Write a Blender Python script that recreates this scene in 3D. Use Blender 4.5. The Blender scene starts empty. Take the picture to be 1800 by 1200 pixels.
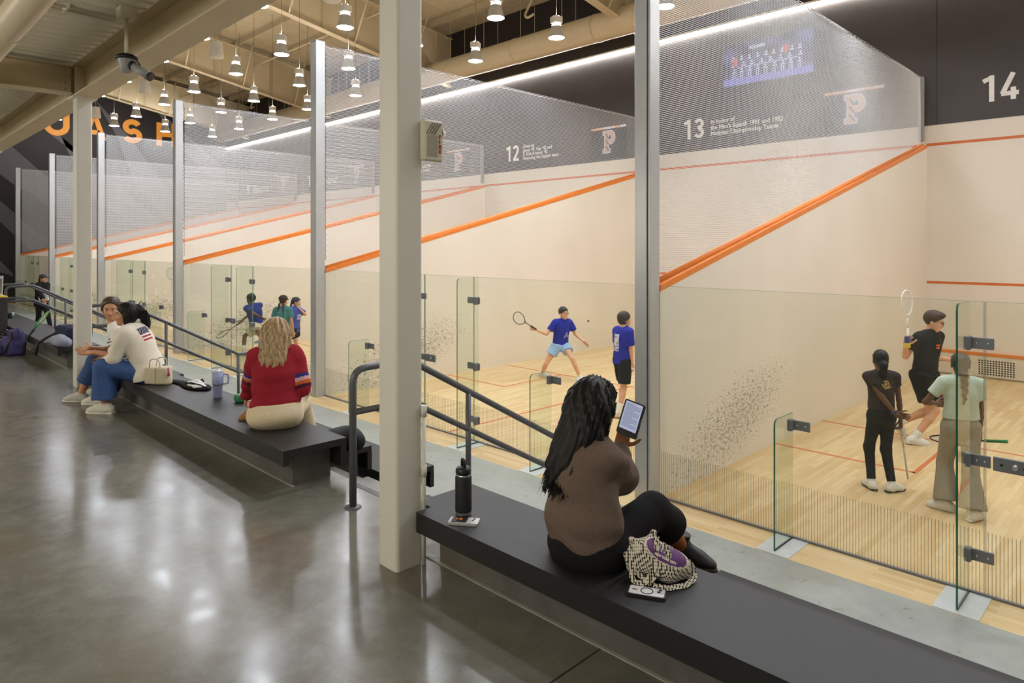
import bpy, math, random
import numpy as np
from mathutils import Vector
random.seed(7)
COL = bpy.context.scene.collection
# ------------------------------------------------------------------ camera model (24 mm shift lens, level, turned 45 degrees)
F, HZ, CAM = 1195.0, 432.0, np.array([3.79, -5.90, 2.535])
S2 = math.sqrt(0.5)
def ray(u, v):
    a = (u - 900) / F
    return np.array([S2 * a - S2, S2 * a + S2, -(v - HZ) / F])
def uz(u, v, z): d = ray(u, v); return CAM + d * ((z - CAM[2]) / d[2])
def uy(u, v, y): d = ray(u, v); return CAM + d * ((y - CAM[1]) / d[1])
def ux(u, v, x): d = ray(u, v); return CAM + d * ((x - CAM[0]) / d[0])
P = 6.575            # court pitch along X
T = 0.175            # partition thickness
L = 9.75             # court depth
ZU = 0.83            # upper floor level
# ------------------------------------------------------------------ tagging
def link(o, parent=None):
    COL.objects.link(o)
    if parent is not None: o.parent = parent
    return o
def tag(o, label=None, cat=None, group=None, kind=None):
    if label: o['label'] = label
    if cat: o['category'] = cat
    if group: o['group'] = group
    if kind: o['kind'] = kind
    return o
def thing(name, label, cat, loc=(0, 0, 0), rz=0.0, group=None, kind=None):
    o = bpy.data.objects.new(name, None); o.empty_display_size = 0.1
    link(o); o.location = loc; o.rotation_euler = (0, 0, rz)
    return tag(o, label, cat, group, kind)
def kids(o): return [c for c in COL.objects if c.parent == o]
def dup(o, parent=None, **kw):
    ch = kids(o); c = o.copy(); link(c, parent)
    for k in ch: dup(k, c)
    for k, v in kw.items():
        if k == 'loc': c.location = v
        elif k == 'rz': c.rotation_euler = (0, 0, v)
        else: c[k] = v
    return c
# ------------------------------------------------------------------ materials
def lin(c):
    return tuple(((x / 255) / 12.92 if x / 255 <= 0.04045 else ((x / 255 + 0.055) / 1.055) ** 2.4) for x in c)
MATS = {}
class NT:
    def __init__(s, name):
        s.m = bpy.data.materials.new(name); s.m.use_nodes = True; s.t = s.m.node_tree
        for n in list(s.t.nodes): s.t.nodes.remove(n)
        s.out = s.n('ShaderNodeOutputMaterial')
    def n(s, ty, **kw):
        x = s.t.nodes.new(ty)
        for k, v in kw.items():
            if k.startswith('_'): setattr(x, k[1:], v)
            else:
                key = int(k[1:]) if k[0] == 'i' and k[1:].isdigit() else k.replace('__', ' ')
                x.inputs[key].default_value = v
        return x
    def l(s, a, b): s.t.links.new(a, b)
    def math(s, op, a, b=None, c=None, clamp=False):
        x = s.n('ShaderNodeMath', _operation=op, _use_clamp=clamp)
        for i, v in enumerate((a, b, c)):
            if v is None: continue
            if isinstance(v, (int, float)): x.inputs[i].default_value = v
            else: s.l(v, x.inputs[i])
        return x.outputs[0]
    def mix(s, f, a, b):
        x = s.n('ShaderNodeMix', _data_type='RGBA')
        for i, v in ((0, f), (6, a), (7, b)):
            if isinstance(v, (int, float)): x.inputs[i].default_value = v
            elif isinstance(v, tuple): x.inputs[i].default_value = (*v, 1)
            else: s.l(v, x.inputs[i])
        return x.outputs[2]
    def pos(s):
        g = s.n('ShaderNodeNewGeometry'); sp = s.n('ShaderNodeSeparateXYZ'); s.l(g.outputs['Position'], sp.inputs[0])
        return g.outputs['Position'], sp.outputs[0], sp.outputs[1], sp.outputs[2]
    def noise(s, vec, scale, detail=3.0, rough=0.55, sx=None):
        if sx is not None:
            mp = s.n('ShaderNodeMapping'); mp.inputs['Scale'].default_value = sx; s.l(vec, mp.inputs[0]); vec = mp.outputs[0]
        x = s.n('ShaderNodeTexNoise', Scale=scale, Detail=detail, Roughness=rough); s.l(vec, x.inputs['Vector']); return x.outputs['Fac']
    def ramp(s, f, a, b, lo=0.0, hi=1.0):
        x = s.n('ShaderNodeMapRange', _clamp=True); s.l(f, x.inputs[0])
        for i, v in zip((1, 2, 3, 4), (a, b, lo, hi)): x.inputs[i].default_value = v
        return x.outputs[0]
    def bsdf(s, col, rough=0.5, metal=0.0, spec=0.5, bump=None, bstr=0.2, **kw):
        b = s.n('ShaderNodeBsdfPrincipled')
        for k, v in (('Base Color', col), ('Roughness', rough), ('Metallic', metal), ('Specular IOR Level', spec)):
            if isinstance(v, (int, float)): b.inputs[k].default_value = v
            elif isinstance(v, tuple): b.inputs[k].default_value = (*v, 1)
            else: s.l(v, b.inputs[k])
        for k, v in kw.items(): b.inputs[k.replace('__', ' ')].default_value = v
        if bump is not None:
            bp = s.n('ShaderNodeBump', Strength=bstr, Distance=0.01); s.l(bump, bp.inputs['Height']); s.l(bp.outputs[0], b.inputs['Normal'])
        s.l(b.outputs[0], s.out.inputs[0]); return s.m
def mat(name, rgb, rough=0.5, metal=0.0, spec=0.4, var=0.06, scale=8.0, bump=0.0, coat=0.0):
    """plain surface with a faint procedural variation"""
    if name in MATS: return MATS[name]
    t = NT(name); tc = t.n('ShaderNodeTexCoord'); f = t.noise(tc.outputs['Object'], scale)
    c = lin(rgb); a = tuple(x * (1 - var) for x in c); b = tuple(min(1, x * (1 + var)) for x in c)
    kw = {}
    if coat: kw['Coat__Weight'] = coat
    MATS[name] = t.bsdf(t.mix(t.ramp(f, 0.3, 0.7), a, b), rough, metal, spec, f if bump else None, bump, **kw); return MATS[name]
def emis(name, rgb, strength):
    if name in MATS: return MATS[name]
    t = NT(name); e = t.n('ShaderNodeEmission', Strength=strength); e.inputs[0].default_value = (*lin(rgb), 1); t.l(e.outputs[0], t.out.inputs[0])
    MATS[name] = t.m; return t.m
# ------------------------------------------------------------------ mesh builder
def frame(d):
    d = np.array(d, float); d /= np.linalg.norm(d)
    a = np.array([0, 0, 1.0]) if abs(d[2]) < 0.9 else np.array([1.0, 0, 0])
    x = np.cross(a, d); x /= np.linalg.norm(x); return x, np.cross(d, x), d
class MB:
    def __init__(s): s.v, s.f, s.mi, s.sm = [], [], [], []
    def add(s, vs, fs, mi=0, smooth=False):
        b = len(s.v); s.v += [tuple(map(float, p)) for p in vs]
        for f in fs: s.f.append([b + i for i in f]); s.mi.append(mi); s.sm.append(smooth)
        return s
    def box(s, x0, x1, y0, y1, z0, z1, mi=0):
        v = [(x, y, z) for x in (x0, x1) for y in (y0, y1) for z in (z0, z1)]
        return s.add(v, [(0, 1, 3, 2), (4, 6, 7, 5), (0, 4, 5, 1), (2, 3, 7, 6), (0, 2, 6, 4), (1, 5, 7, 3)], mi)
    def obox(s, c, ax, ay, az, mi=0):
        c, ax, ay, az = (np.array(q, float) for q in (c, ax, ay, az))
        v = [c + i * ax + j * ay + k * az for i in (-1, 1) for j in (-1, 1) for k in (-1, 1)]
        return s.add(v, [(0, 1, 3, 2), (4, 6, 7, 5), (0, 4, 5, 1), (2, 3, 7, 6), (0, 2, 6, 4), (1, 5, 7, 3)], mi)
    def bbox(s, x0, x1, y0, y1, z0, z1, r=0.01, mi=0):
        """box with chamfered edges"""
        c = [(x0 + x1) / 2, (y0 + y1) / 2, (z0 + z1) / 2]; h = [(x1 - x0) / 2, (y1 - y0) / 2, (z1 - z0) / 2]
        r = min(r, *(q * 0.9 for q in h)); V = {}; vs = []
        for sx in (-1, 1):
            for sy in (-1, 1):
                for sz in (-1, 1):
                    sg = (sx, sy, sz)
                    for ax in range(3):
                        p = [c[i] + sg[i] * (h[i] if i == ax else h[i] - r) for i in range(3)]
                        V[(sg, ax)] = len(vs); vs.append(p)
        fs = []
        for ax in range(3):
            o = [i for i in range(3) if i != ax]
            for sg in (-1, 1):
                q = []
                for a, b in ((-1, -1), (1, -1), (1, 1), (-1, 1)):
                    g = [0, 0, 0]; g[ax] = sg; g[o[0]] = a; g[o[1]] = b; q.append(V[(tuple(g), ax)])
                fs.append(q)
            for a in (-1, 1):
                for b in (-1, 1):
                    g0 = [0, 0, 0]; g1 = [0, 0, 0]
                    g0[ax], g1[ax] = -1, 1; g0[o[0]] = g1[o[0]] = a; g0[o[1]] = g1[o[1]] = b
                    fs.append([V[(tuple(g0), o[0])], V[(tuple(g1), o[0])], V[(tuple(g1), o[1])], V[(tuple(g0), o[1])]])
        for sx in (-1, 1):
            for sy in (-1, 1):
                for sz in (-1, 1): fs.append([V[((sx, sy, sz), i)] for i in range(3)])
        return s.add(vs, fs, mi)
    def tube(s, pts, r, n=10, mi=0, cap=True, close=False):
        pts = [np.array(p, float) for p in pts]; m = len(pts)
        rr = r if hasattr(r, '__len__') else [r] * m; vs = []; x = None
        for i, p in enumerate(pts):
            d = pts[(i + 1) % m] - pts[i - 1] if close else pts[min(i + 1, m - 1)] - pts[max(i - 1, 0)]
            d = d / (np.linalg.norm(d) + 1e-12)
            if x is None: x, y, _ = frame(d)
            else:
                x = x - d * np.dot(x, d); x /= np.linalg.norm(x) + 1e-12; y = np.cross(d, x)
            for k in range(n):
                t = 2 * math.pi * k / n; vs.append(p + rr[i] * (math.cos(t) * x + math.sin(t) * y))
        fs = []
        for i in range(m if close else m - 1):
            j = (i + 1) % m
            for k in range(n): k2 = (k + 1) % n; fs.append((i * n + k, i * n + k2, j * n + k2, j * n + k))
        s.add(vs, fs, mi, True)
        if cap and not close:
            b = len(s.v) - len(vs); s.f.append([b + k for k in range(n)][::-1]); s.f.append([b + (m - 1) * n + k for k in range(n)]); s.mi += [mi, mi]; s.sm += [False, False]
        return s
    def lathe(s, prof, c=(0, 0, 0), n=24, mi=0, ax='z', smooth=True):
        vs = []; fs = []
        for r, h in prof:
            for k in range(n):
                t = 2 * math.pi * k / n; q = (r * math.cos(t), r * math.sin(t), h)
                if ax == 'y': q = (q[0], q[2], q[1])
                if ax == 'x': q = (q[2], q[0], q[1])
                vs.append((q[0] + c[0], q[1] + c[1], q[2] + c[2]))
        for i in range(len(prof) - 1):
            for k in range(n): k2 = (k + 1) % n; fs.append((i * n + k, i * n + k2, (i + 1) * n + k2, (i + 1) * n + k))
        return s.add(vs, fs, mi, smooth)
    def prism(s, poly, o, ax, ay, d, mi=0):
        """extrude a 2-D polygon lying on axes ax, ay at origin o along d"""
        o, ax, ay, d = (np.array(q, float) for q in (o, ax, ay, d)); n = len(poly)
        a = [o + p[0] * ax + p[1] * ay for p in poly]; b = [p + d for p in a]
        return s.add(a + b, [list(range(n))[::-1], list(range(n, 2 * n))] + [(i, (i + 1) % n, n + (i + 1) % n, n + i) for i in range(n)], mi)
    def build(s, name, mats, parent=None, loc=None, normals=True):
        me = bpy.data.meshes.new(name); me.from_pydata(s.v, [], s.f)
        for m in (mats if isinstance(mats, (list, tuple)) else [mats]): me.materials.append(m)
        me.polygons.foreach_set('material_index', s.mi); me.polygons.foreach_set('use_smooth', s.sm); me.update()
        if normals:
            import bmesh
            bm = bmesh.new(); bm.from_mesh(me); bmesh.ops.recalc_face_normals(bm, faces=bm.faces); bm.to_mesh(me); bm.free()
        o = bpy.data.objects.new(name, me); link(o, parent)
        if loc is not None: o.location = loc
        return o
def struct(o, label=None): return tag(o, label, kind='structure')
def rrect(w, h, r, n=5):
    out = []
    for cx, cy, a in ((w / 2 - r, h / 2 - r, 0), (-w / 2 + r, h / 2 - r, 90), (-w / 2 + r, -h / 2 + r, 180), (w / 2 - r, -h / 2 + r, 270)):
        for i in range(n + 1):
            t = math.radians(a + 90 * i / n); out.append((cx + r * math.cos(t), cy + r * math.sin(t)))
    return out
def text_mesh(name, body, size, m, parent, loc, rot, bold=0.0, align='LEFT', spacing=1.0, depth=0.002, sx=1.0, line=1.0):
    cu = bpy.data.curves.new(name, 'FONT'); cu.body = body; cu.size = size; cu.offset = bold; cu.extrude = depth
    cu.align_x = align; cu.space_character = spacing; cu.space_line = line; cu.resolution_u = 6
    tmp = bpy.data.objects.new(name + '_tmp', cu); COL.objects.link(tmp)
    dg = bpy.context.evaluated_depsgraph_get(); me = bpy.data.meshes.new_from_object(tmp.evaluated_get(dg))
    bpy.data.objects.remove(tmp); bpy.data.curves.remove(cu)
    me.materials.clear(); me.materials.append(m); me.name = name
    o = bpy.data.objects.new(name, me); link(o, parent); o.location = loc; o.rotation_euler = rot; o.scale = (sx, 1, 1)
    return o
# ================================================================== materials of the place
def m_concrete(name, base, dark, rough, joints=False, patch=1.2, bumpy=0.05):
    t = NT(name); pos, X, Y, Z = t.pos()
    n1 = t.noise(pos, patch, 6, 0.62); n2 = t.noise(pos, 9, 4, 0.6); n3 = t.noise(pos, 60, 2, 0.5)
    c = t.mix(t.ramp(n1, 0.32, 0.68), lin(dark), lin(base))
    c = t.mix(t.math('MULTIPLY', t.ramp(n2, 0.45, 0.8), 0.35), c, lin(tuple(min(255, q + 22) for q in base)))
    c = t.mix(t.math('MULTIPLY', t.ramp(n3, 0.6, 0.75), 0.25), c, lin(tuple(q * 0.7 for q in dark)))
    warm = t.noise(pos, 0.8, 2, 0.5)
    c = t.mix(t.math('MULTIPLY', t.ramp(warm, 0.55, 0.7), 0.25), c, lin((112, 96, 74)))
    if joints:
        for q in (2.02, -4.55, -11.1, -17.7):
            d = t.math('ABSOLUTE', t.math('SUBTRACT', X, q)); f = t.math('LESS_THAN', d, 0.0045)
            c = t.mix(f, c, lin((45, 46, 52)))
    r = t.ramp(n2, 0.2, 0.8, rough - 0.06, rough + 0.08)
    wav = t.noise(pos, 2.2, 2, 0.4)
    return t.bsdf(c, r, 0.0, 0.4, wav, bumpy)
FLOOR = m_concrete('polished_concrete', (115, 114, 105), (91, 90, 82), 0.18, True, 1.0, 0.14)
STRIP = m_concrete('concrete_walkway', (164, 168, 163), (146, 150, 146), 0.3, False, 1.4, 0.06)
CURB = m_concrete('curb_concrete', (96, 94, 88), (78, 76, 71), 0.6, False, 2.0, 0.05)
STEP = m_concrete('stair_concrete', (128, 125, 118), (104, 102, 96), 0.3, False, 2.0, 0.05)
def m_wood(name, along_y=True):
    t = NT(name); pos, X, Y, Z = t.pos(); cb = t.n('ShaderNodeCombineXYZ')
    a, b = (Y, X) if along_y else (X, Y)
    t.l(a, cb.inputs[0]); t.l(b, cb.inputs[1])
    br = t.n('ShaderNodeTexBrick', Scale=1.0, _offset=0.37, _offset_frequency=2, _squash=1.0)
    br.inputs['Mortar Size'].default_value = 0.0006; br.inputs['Brick Width'].default_value = 0.78; br.inputs['Row Height'].default_value = 0.0572
    br.inputs['Bias'].default_value = 0.0
    for k, c in (('Color1', (0, 0, 0)), ('Color2', (1, 1, 1)), ('Mortar', (0.2, 0.2, 0.2))): br.inputs[k].default_value = (*c, 1)
    t.l(cb.outputs[0], br.inputs['Vector'])
    s = t.n('ShaderNodeSeparateColor'); t.l(br.outputs['Color'], s.inputs[0])
    c = t.mix(t.ramp(s.outputs[0], 0.0, 1.0), lin((204, 172, 122)), lin((228, 204, 160)))
    g = t.noise(cb.outputs[0], 3.0, 5, 0.6, (1.5, 26, 1)); c = t.mix(t.math('MULTIPLY', t.ramp(g, 0.35, 0.75), 0.38), c, lin((196, 152, 96)))
    big = t.noise(pos, 0.7, 2, 0.5); c = t.mix(t.math('MULTIPLY', t.ramp(big, 0.4, 0.7), 0.2), c, lin((236, 212, 166)))
    c = t.mix(br.outputs['Fac'], c, lin((168, 128, 80)))
    return t.bsdf(c, 0.33, 0.0, 0.35)
WOOD = m_wood('maple_court_floor'); APRON = m_wood('maple_apron', False)
def m_plaster():
    t = NT('court_plaster'); pos, X, Y, Z = t.pos()
    n = t.noise(pos, 30, 3, 0.6); big = t.noise(pos, 0.6, 2)
    c = t.mix(t.ramp(big, 0.3, 0.7), lin((222, 214, 200)), lin((229, 221, 208)))
    # ball marks: small dark smears, thickest low down near the back of each side wall
    mk = t.noise(pos, 24, 2.5, 0.55, (1.0, 0.62, 1.25)); mk2 = t.noise(pos, 52, 2, 0.5, (1, 0.7, 1.2))
    ax = t.math('SUBTRACT', Z, t.math('ADD', t.math('MULTIPLY', t.math('SUBTRACT', Y, 0.5), 0.25), 0.24))
    d1 = t.math('DIVIDE', ax, 0.60); d2 = t.math('DIVIDE', t.math('SUBTRACT', Y, 1.7), 1.9)
    den = t.math('SUBTRACT', 1.0, t.math('ADD', t.math('MULTIPLY', d1, d1), t.math('MULTIPLY', d2, d2)), None, True)
    wide = t.math('MULTIPLY', t.ramp(Z, 3.2, 0.4), t.ramp(Y, 9.0, 1.5))
    dens = t.math('ADD', t.math('MULTIPLY', den, 0.19), t.math('MULTIPLY', wide, 0.075))
    th = t.math('SUBTRACT', 0.755, dens)
    f1 = t.math('MULTIPLY', t.math('SUBTRACT', mk, th), 14.0, None, True); f2 = t.math('MULTIPLY', t.math('SUBTRACT', mk2, t.math('ADD', th, 0.0)), 12.0, None, True)
    f = t.math('MULTIPLY', t.math('MAXIMUM', f1, f2), 0.55)
    c = t.mix(f, c, lin((104, 96, 88)))
    return t.bsdf(c, 0.55, 0.0, 0.25, n, 0.10)
PLASTER = m_plaster()
def m_darkwall(name, rgb):
    t = NT(name); pos, X, Y, Z = t.pos(); n = t.noise(pos, 1.2, 3); w = t.noise(pos, 3, 4, 0.6, (0.6, 1, 14))
    c = t.mix(t.ramp(n, 0.3, 0.7), lin(tuple(q * 0.94 for q in rgb)), lin(tuple(q * 1.05 for q in rgb)))
    c = t.mix(t.math('MULTIPLY', t.ramp(w, 0.4, 0.7), 0.12), c, lin(tuple(q * 1.2 for q in rgb)))
    return t.bsdf(c, 0.5, 0.0, 0.3)
DARK = m_darkwall('charcoal_panel', (73, 69, 69)); BLACKW = m_darkwall('black_panel', (43, 37, 37))
STRIPE_A = m_darkwall('stripe_grey', (96, 92, 98)); STRIPE_B = m_darkwall('stripe_grey_dark', (74, 70, 74))
ORANGE = mat('orange_paint', (222, 126, 46), 0.35, spec=0.5); LINE = mat('court_line_red', (206, 116, 70), 0.5)
WALLLINE = mat('wall_line_orange', (208, 112, 58), 0.5)
ORANGE_L = mat('orange_letter', (255, 166, 62), 0.45)
WHITE_L = mat('white_letter', (236, 234, 228), 0.5)
BEIGE = mat('beige_steel', (196, 180, 148), 0.5, var=0.04, scale=2); DECK = mat('beige_deck', (172, 158, 130), 0.6, var=0.05, scale=3)
SOFFIT = mat('soffit_deck', (214, 207, 186), 0.55, var=0.05, scale=3)
COLUMN = mat('column_paint', (208, 205, 194), 0.42, var=0.02, scale=3)
ALU = mat('brushed_aluminium', (186, 187, 187), 0.34, metal=0.35, var=0.03); ALU_D = mat('dark_groove', (52, 52, 54), 0.5)
RAIL = mat('grey_handrail', (92, 92, 96), 0.36, metal=0.25); BENCH = mat('black_bench_laminate', (30, 29, 30), 0.5, spec=0.4, var=0.10, scale=5)
STEEL = mat('dark_steel_bracket', (122, 124, 128), 0.42, metal=0.25); PLATE = mat('pale_steel_plate', (206, 210, 212), 0.42, metal=0.3)
BOLT = mat('bright_bolt', (190, 192, 194), 0.25, metal=0.9)
DUCT = mat('duct_paint', (212, 196, 164), 0.38, var=0.03); LAMPW = mat('lamp_housing', (226, 220, 208), 0.4)
BLACKP = mat('black_plastic', (30, 30, 32), 0.4); GREYP = mat('grey_plastic', (150, 150, 148), 0.4)
def m_glass(name, tint, refl=1.0, haze=0.0):
    t = NT(name); tr = t.n('ShaderNodeBsdfTransparent'); tr.inputs[0].default_value = (*tint, 1)
    gl = t.n('ShaderNodeBsdfGlossy', Roughness=0.02); fr = t.n('ShaderNodeFresnel', IOR=1.45)
    mx = t.n('ShaderNodeMixShader'); bf = t.n('ShaderNodeNewGeometry'); front = t.math('SUBTRACT', 1.0, bf.outputs['Backfacing']); t.l(t.math('MULTIPLY', t.math('MULTIPLY', fr.outputs[0], refl), front), mx.inputs[0]); t.l(tr.outputs[0], mx.inputs[1]); t.l(gl.outputs[0], mx.inputs[2])
    df = t.n('ShaderNodeBsdfDiffuse'); df.inputs[0].default_value = (*lin((206, 216, 196)), 1)
    m2 = t.n('ShaderNodeMixShader'); t.l(t.math('MULTIPLY', front, haze), m2.inputs[0]); t.l(mx.outputs[0], m2.inputs[1]); t.l(df.outputs[0], m2.inputs[2])
    t.l(m2.outputs[0], t.out.inputs[0]); return t.m
GLASS = m_glass('clear_glass', (0.965, 0.98, 0.95), 0.9, 0.03); FIN = m_glass('fin_glass', (0.935, 0.97, 0.935), 1.0, 0.012)
GEDGE = mat('green_glass_edge', (28, 104, 82), 0.12, spec=0.8)
GEDGE2 = mat('pale_glass_edge', (120, 150, 140), 0.2, spec=0.6)
ft = NT('frit_line'); q_ = ft.n('ShaderNodeBsdfTransparent'); q_.inputs[0].default_value = (0.60, 0.62, 0.66, 1); ft.l(q_.outputs[0], ft.out.inputs[0]); FRIT = ft.m
NET = mat('white_netting', (212, 212, 212), 0.7, var=0.02)
LAMP_E = emis('lamp_glow', (241, 246, 255), 112.0); RING_E = emis('lamp_ring_glow', (255, 248, 238), 3.2); UP_E = emis('added_uplight_glow', (255, 247, 236), 120.0); LED_E = emis('led_strip', (255, 250, 242), 42.0)

# ================================================================== floors
X0, X1 = -34.6, 13.3
o = struct(MB().box(X0 - 3, X1, -15, -3.22, ZU - 0.2, ZU).build('floor', FLOOR), 'polished grey concrete upper floor in front of the black benches')
o = struct(MB().box(X0, X1, -4.2, -0.43, -0.2, 0).build('floor_walkway', STRIP), 'grey concrete walkway between the benches and the court glass')
struct(MB().box(X0, X1, -0.43, 0.0, -0.2, 0.0).build('floor_apron', APRON), 'maple strip along the foot of the glass')
NC = 6
NUM = ['fourteen', 'thirteen', 'twelve', 'eleven', 'ten', 'nine']
for k in range(-1, NC):
    a = -k * P; fl = struct(MB().box(a - T, a + P - T, 0.0, L, -0.2, 0.0).build('floor_court', WOOD), 'pale maple floor of court ' + (NUM[k] if k >= 0 else 'fifteen'))
    b = MB(); w = 0.025; z = 0.0015
    b.box(a, a + 6.4, 4.26 - w, 4.26 + w, 0, z); b.box(a, a + 1.6, 2.66 - w, 2.66 + w, 0, z); b.box(a + 4.8, a + 6.4, 2.66 - w, 2.66 + w, 0, z)
    b.box(a + 1.6 - w, a + 1.6 + w, 2.66 - w, 4.26, 0, z); b.box(a + 4.8 - w, a + 4.8 + w, 2.66 - w, 4.26, 0, z); b.box(a + 3.2 - w, a + 3.2 + w, 0.02, 4.26, 0, z)
    b.build('court_line', LINE, fl)
# ================================================================== front wall with its lines, tins, numbers
fw = struct(MB().box(X0, X1, L, L + 0.2, 0, 4.96).build('wall_front', PLASTER), 'cream front wall of the row of courts')
dk = struct(MB().box(X0, X1, L - 0.01, L + 0.2, 4.96, 12.5).build('wall_front_upper', DARK), 'charcoal panelled wall above the courts')
b = MB()
for k in range(-2, NC + 1): b.box(0.18 - k * P - 0.006, 0.18 - k * P + 0.006, L - 0.013, L - 0.009, 4.97, 7.85)
b.build('panel_joint', BLACKP, dk)
up = MB().box(X0, X1, L - 0.03, L - 0.008, 8.0, 12.5).build('upper_panel', BLACKW, dk)
led = tag(MB().box(X0 + 0.1, X1, L - 0.09, L - 0.012, 7.99, 8.04).build('light_cove', LAMPW), 'long white strip light running along the charcoal front wall', 'strip light')
MB().box(X0 + 0.1, X1, L - 0.085, L - 0.016, 7.955, 7.988).build('diffuser', LED_E, led)
for k in range(-1, NC):
    a = -k * P
    b = MB().box(a, a + 6.4, L - 0.004, L + 0.01, 4.545, 4.60); b.build('out_line', WALLLINE, fw)
    MB().box(a, a + 6.4, L - 0.004, L + 0.01, 1.78, 1.83).build('service_line', WALLLINE, fw)
    tn = MB().box(a, a + 6.4, L - 0.045, L + 0.01, 0.03, 0.43).build('tin', mat('tin_panel', (216, 206, 188), 0.5), fw)
    MB().box(a, a + 6.4, L - 0.06, L + 0.01, 0.43, 0.485).build('tin_top_edge', ORANGE, tn)
    if k == 0:
        b = MB()
        for i in range(13):
            for j in range(7):
                x = a + 0.90 + i * 0.045; z = 0.085 + j * 0.042
                b.prism(rrect(0.03, 0.03, 0.012, 2), (x, L - 0.047, z), (1, 0, 0), (0, 0, 1), (0, 0.001, 0))
        b.build('vent_grille', BLACKP, tn)
names = ['14', '13', '12', '11', '10', '9']
DED = {1: 'In honor of\nthe Men\'s Squash 1981 and 1982\nNational Championship Teams',
       2: 'Given by\nJames W. Gay \'42 and\nE. Kirk Kramer \'42\nHonoring the Squash team'}
DEP = [0.0]
def digit(b, ch, x, z, h, w, s):
    """stroke numerals on the XZ plane"""
    def st(pts):
        DEP[0] += 0.0004; dz = DEP[0] % 0.004
        pts = [np.array(p, float) for p in pts]; n = len(pts); le, ri = [], []
        for i in range(n):
            d = pts[min(i + 1, n - 1)] - pts[max(i - 1, 0)]; d /= np.linalg.norm(d); q = np.array([-d[1], d[0]]) * s / 2
            le.append(pts[i] + q); ri.append(pts[i] - q)
        for i in range(n - 1):
            b.prism([le[i], le[i + 1], ri[i + 1], ri[i]], (x, L - 0.0115, z), (1, 0, 0), (0, 0, 1), (0, -0.004 - dz, 0))
    def arc(cx, cy, rx, ry, a0, a1, n=14): return [(cx + rx * math.cos(math.radians(a0 + (a1 - a0) * i / n)), cy + ry * math.sin(math.radians(a0 + (a1 - a0) * i / n))) for i in range(n + 1)]
    r = w / 2 - s / 2; m = s / 2
    if ch == '1': st([(w * 0.62, 0), (w * 0.62, h)]); st([(w * 0.62, h - s * 0.55), (w * 0.12, h * 0.80)])
    if ch == '2': st(arc(w / 2, h - m - r, r, r, 165, -25) + [(w * 0.70, h * 0.46), (m * 1.3, m * 1.0)]); st([(m * 0.5, m), (w, m)])
    if ch == '3': st(arc(w / 2, h - m - r * 0.98, r * 0.95, r * 0.98, 160, -90)); st(arc(w / 2, m + r, r, r, 90, -160)); st([(w * 0.36, h * 0.54), (w * 0.55, h * 0.54)])
    if ch == '4': st([(w * 0.70, h), (w * 0.08, h * 0.24)]); st([(w * 0.02, h * 0.24), (w, h * 0.24)]); st([(w * 0.70, h * 0.46), (w * 0.70, 0)])
    if ch == '9': st(arc(w / 2, h - m - r, r, r, 0, 360, 22)); st([(w - m, h - m - r), (w * 0.93, h * 0.48), (w * 0.42, 0)])
    if ch == '0': st(arc(w / 2, h - m - r, r, r, 180, 0) + arc(w / 2, m + r, r, r, 0, -180) + [(m, h - m - r)])
for k in range(NC):
    a = -k * P; b = MB(); h, w, s = 0.5, 0.275, 0.082; x = a + (1.02 if k else 0.92) - 0.0
    for ch in names[k]: digit(b, ch, x, 5.285, h, w, s); x += w + 0.04
    tag(b.build('court_number', WHITE_L, dk), 'white numeral ' + names[k])
    if k in DED or k > 2:
        text_mesh('dedication_text', DED.get(k, DED[1]), 0.155, WHITE_L, dk, (a + 1.80, L - 0.0125, 5.60 if k != 2 else 5.66), (math.pi / 2, 0, 0), 0.0012, line=0.95 if k != 2 else 0.82, sx=0.9)
# score displays and the team picture
SCR = emis('screen_dark', (70, 70, 72), 0.42); SCR_BAR = emis('screen_bar_peach', (232, 176, 138), 0.5); SCR_W = emis('screen_white', (212, 210, 236), 0.65)
SCR_P = emis('screen_peach', (226, 184, 158), 0.45); SCR_PS = emis('screen_stripe', (110, 104, 102), 0.4)
def p_shape(b, x, z, w, h, y, th, grow=0.0):
    """a slab-serif capital P drawn in flat pieces"""
    g = grow; dd = [0.0]
    def q(x0, x1, z0, z1): dd[0] += 0.0002; b.box(x + x0 * w - g, x + x1 * w + g, y - th - dd[0], y, z + z0 * h - g, z + z1 * h + g)
    q(0.0, 0.60, 0.0, 0.17); q(0.14, 0.46, 0.15, 0.85); q(0.0, 0.62, 0.82, 1.0)
    n = 16; cx, cz = 0.60, 0.695; out = []; inn = []
    for i in range(n + 1):
        t = math.radians(90 - 180 * i / n); out.append((cx + 0.40 * math.cos(t), cz + 0.305 * math.sin(t))); inn.append((cx + 0.13 * math.cos(t), cz + 0.11 * math.sin(t)))
    for i in range(n):
        po = [out[i], out[i + 1], inn[i + 1], inn[i]]; c = (cx, cz)
        pl = []
        for j, p in enumerate(po):
            e = g if j < 2 else -g
            t = math.atan2((p[1] - cz) * h, (p[0] - cx) * w); pl.append((x + p[0] * w + e * math.cos(t), z + p[1] * h + e * math.sin(t)))
        b.prism(pl, (0, y - th, 0), (1, 0, 0), (0, 0, 1), (0, th, 0))
    q(0.45, 0.62, 0.39, 0.585); q(0.45, 0.62, 0.805, 1.0)
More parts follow.
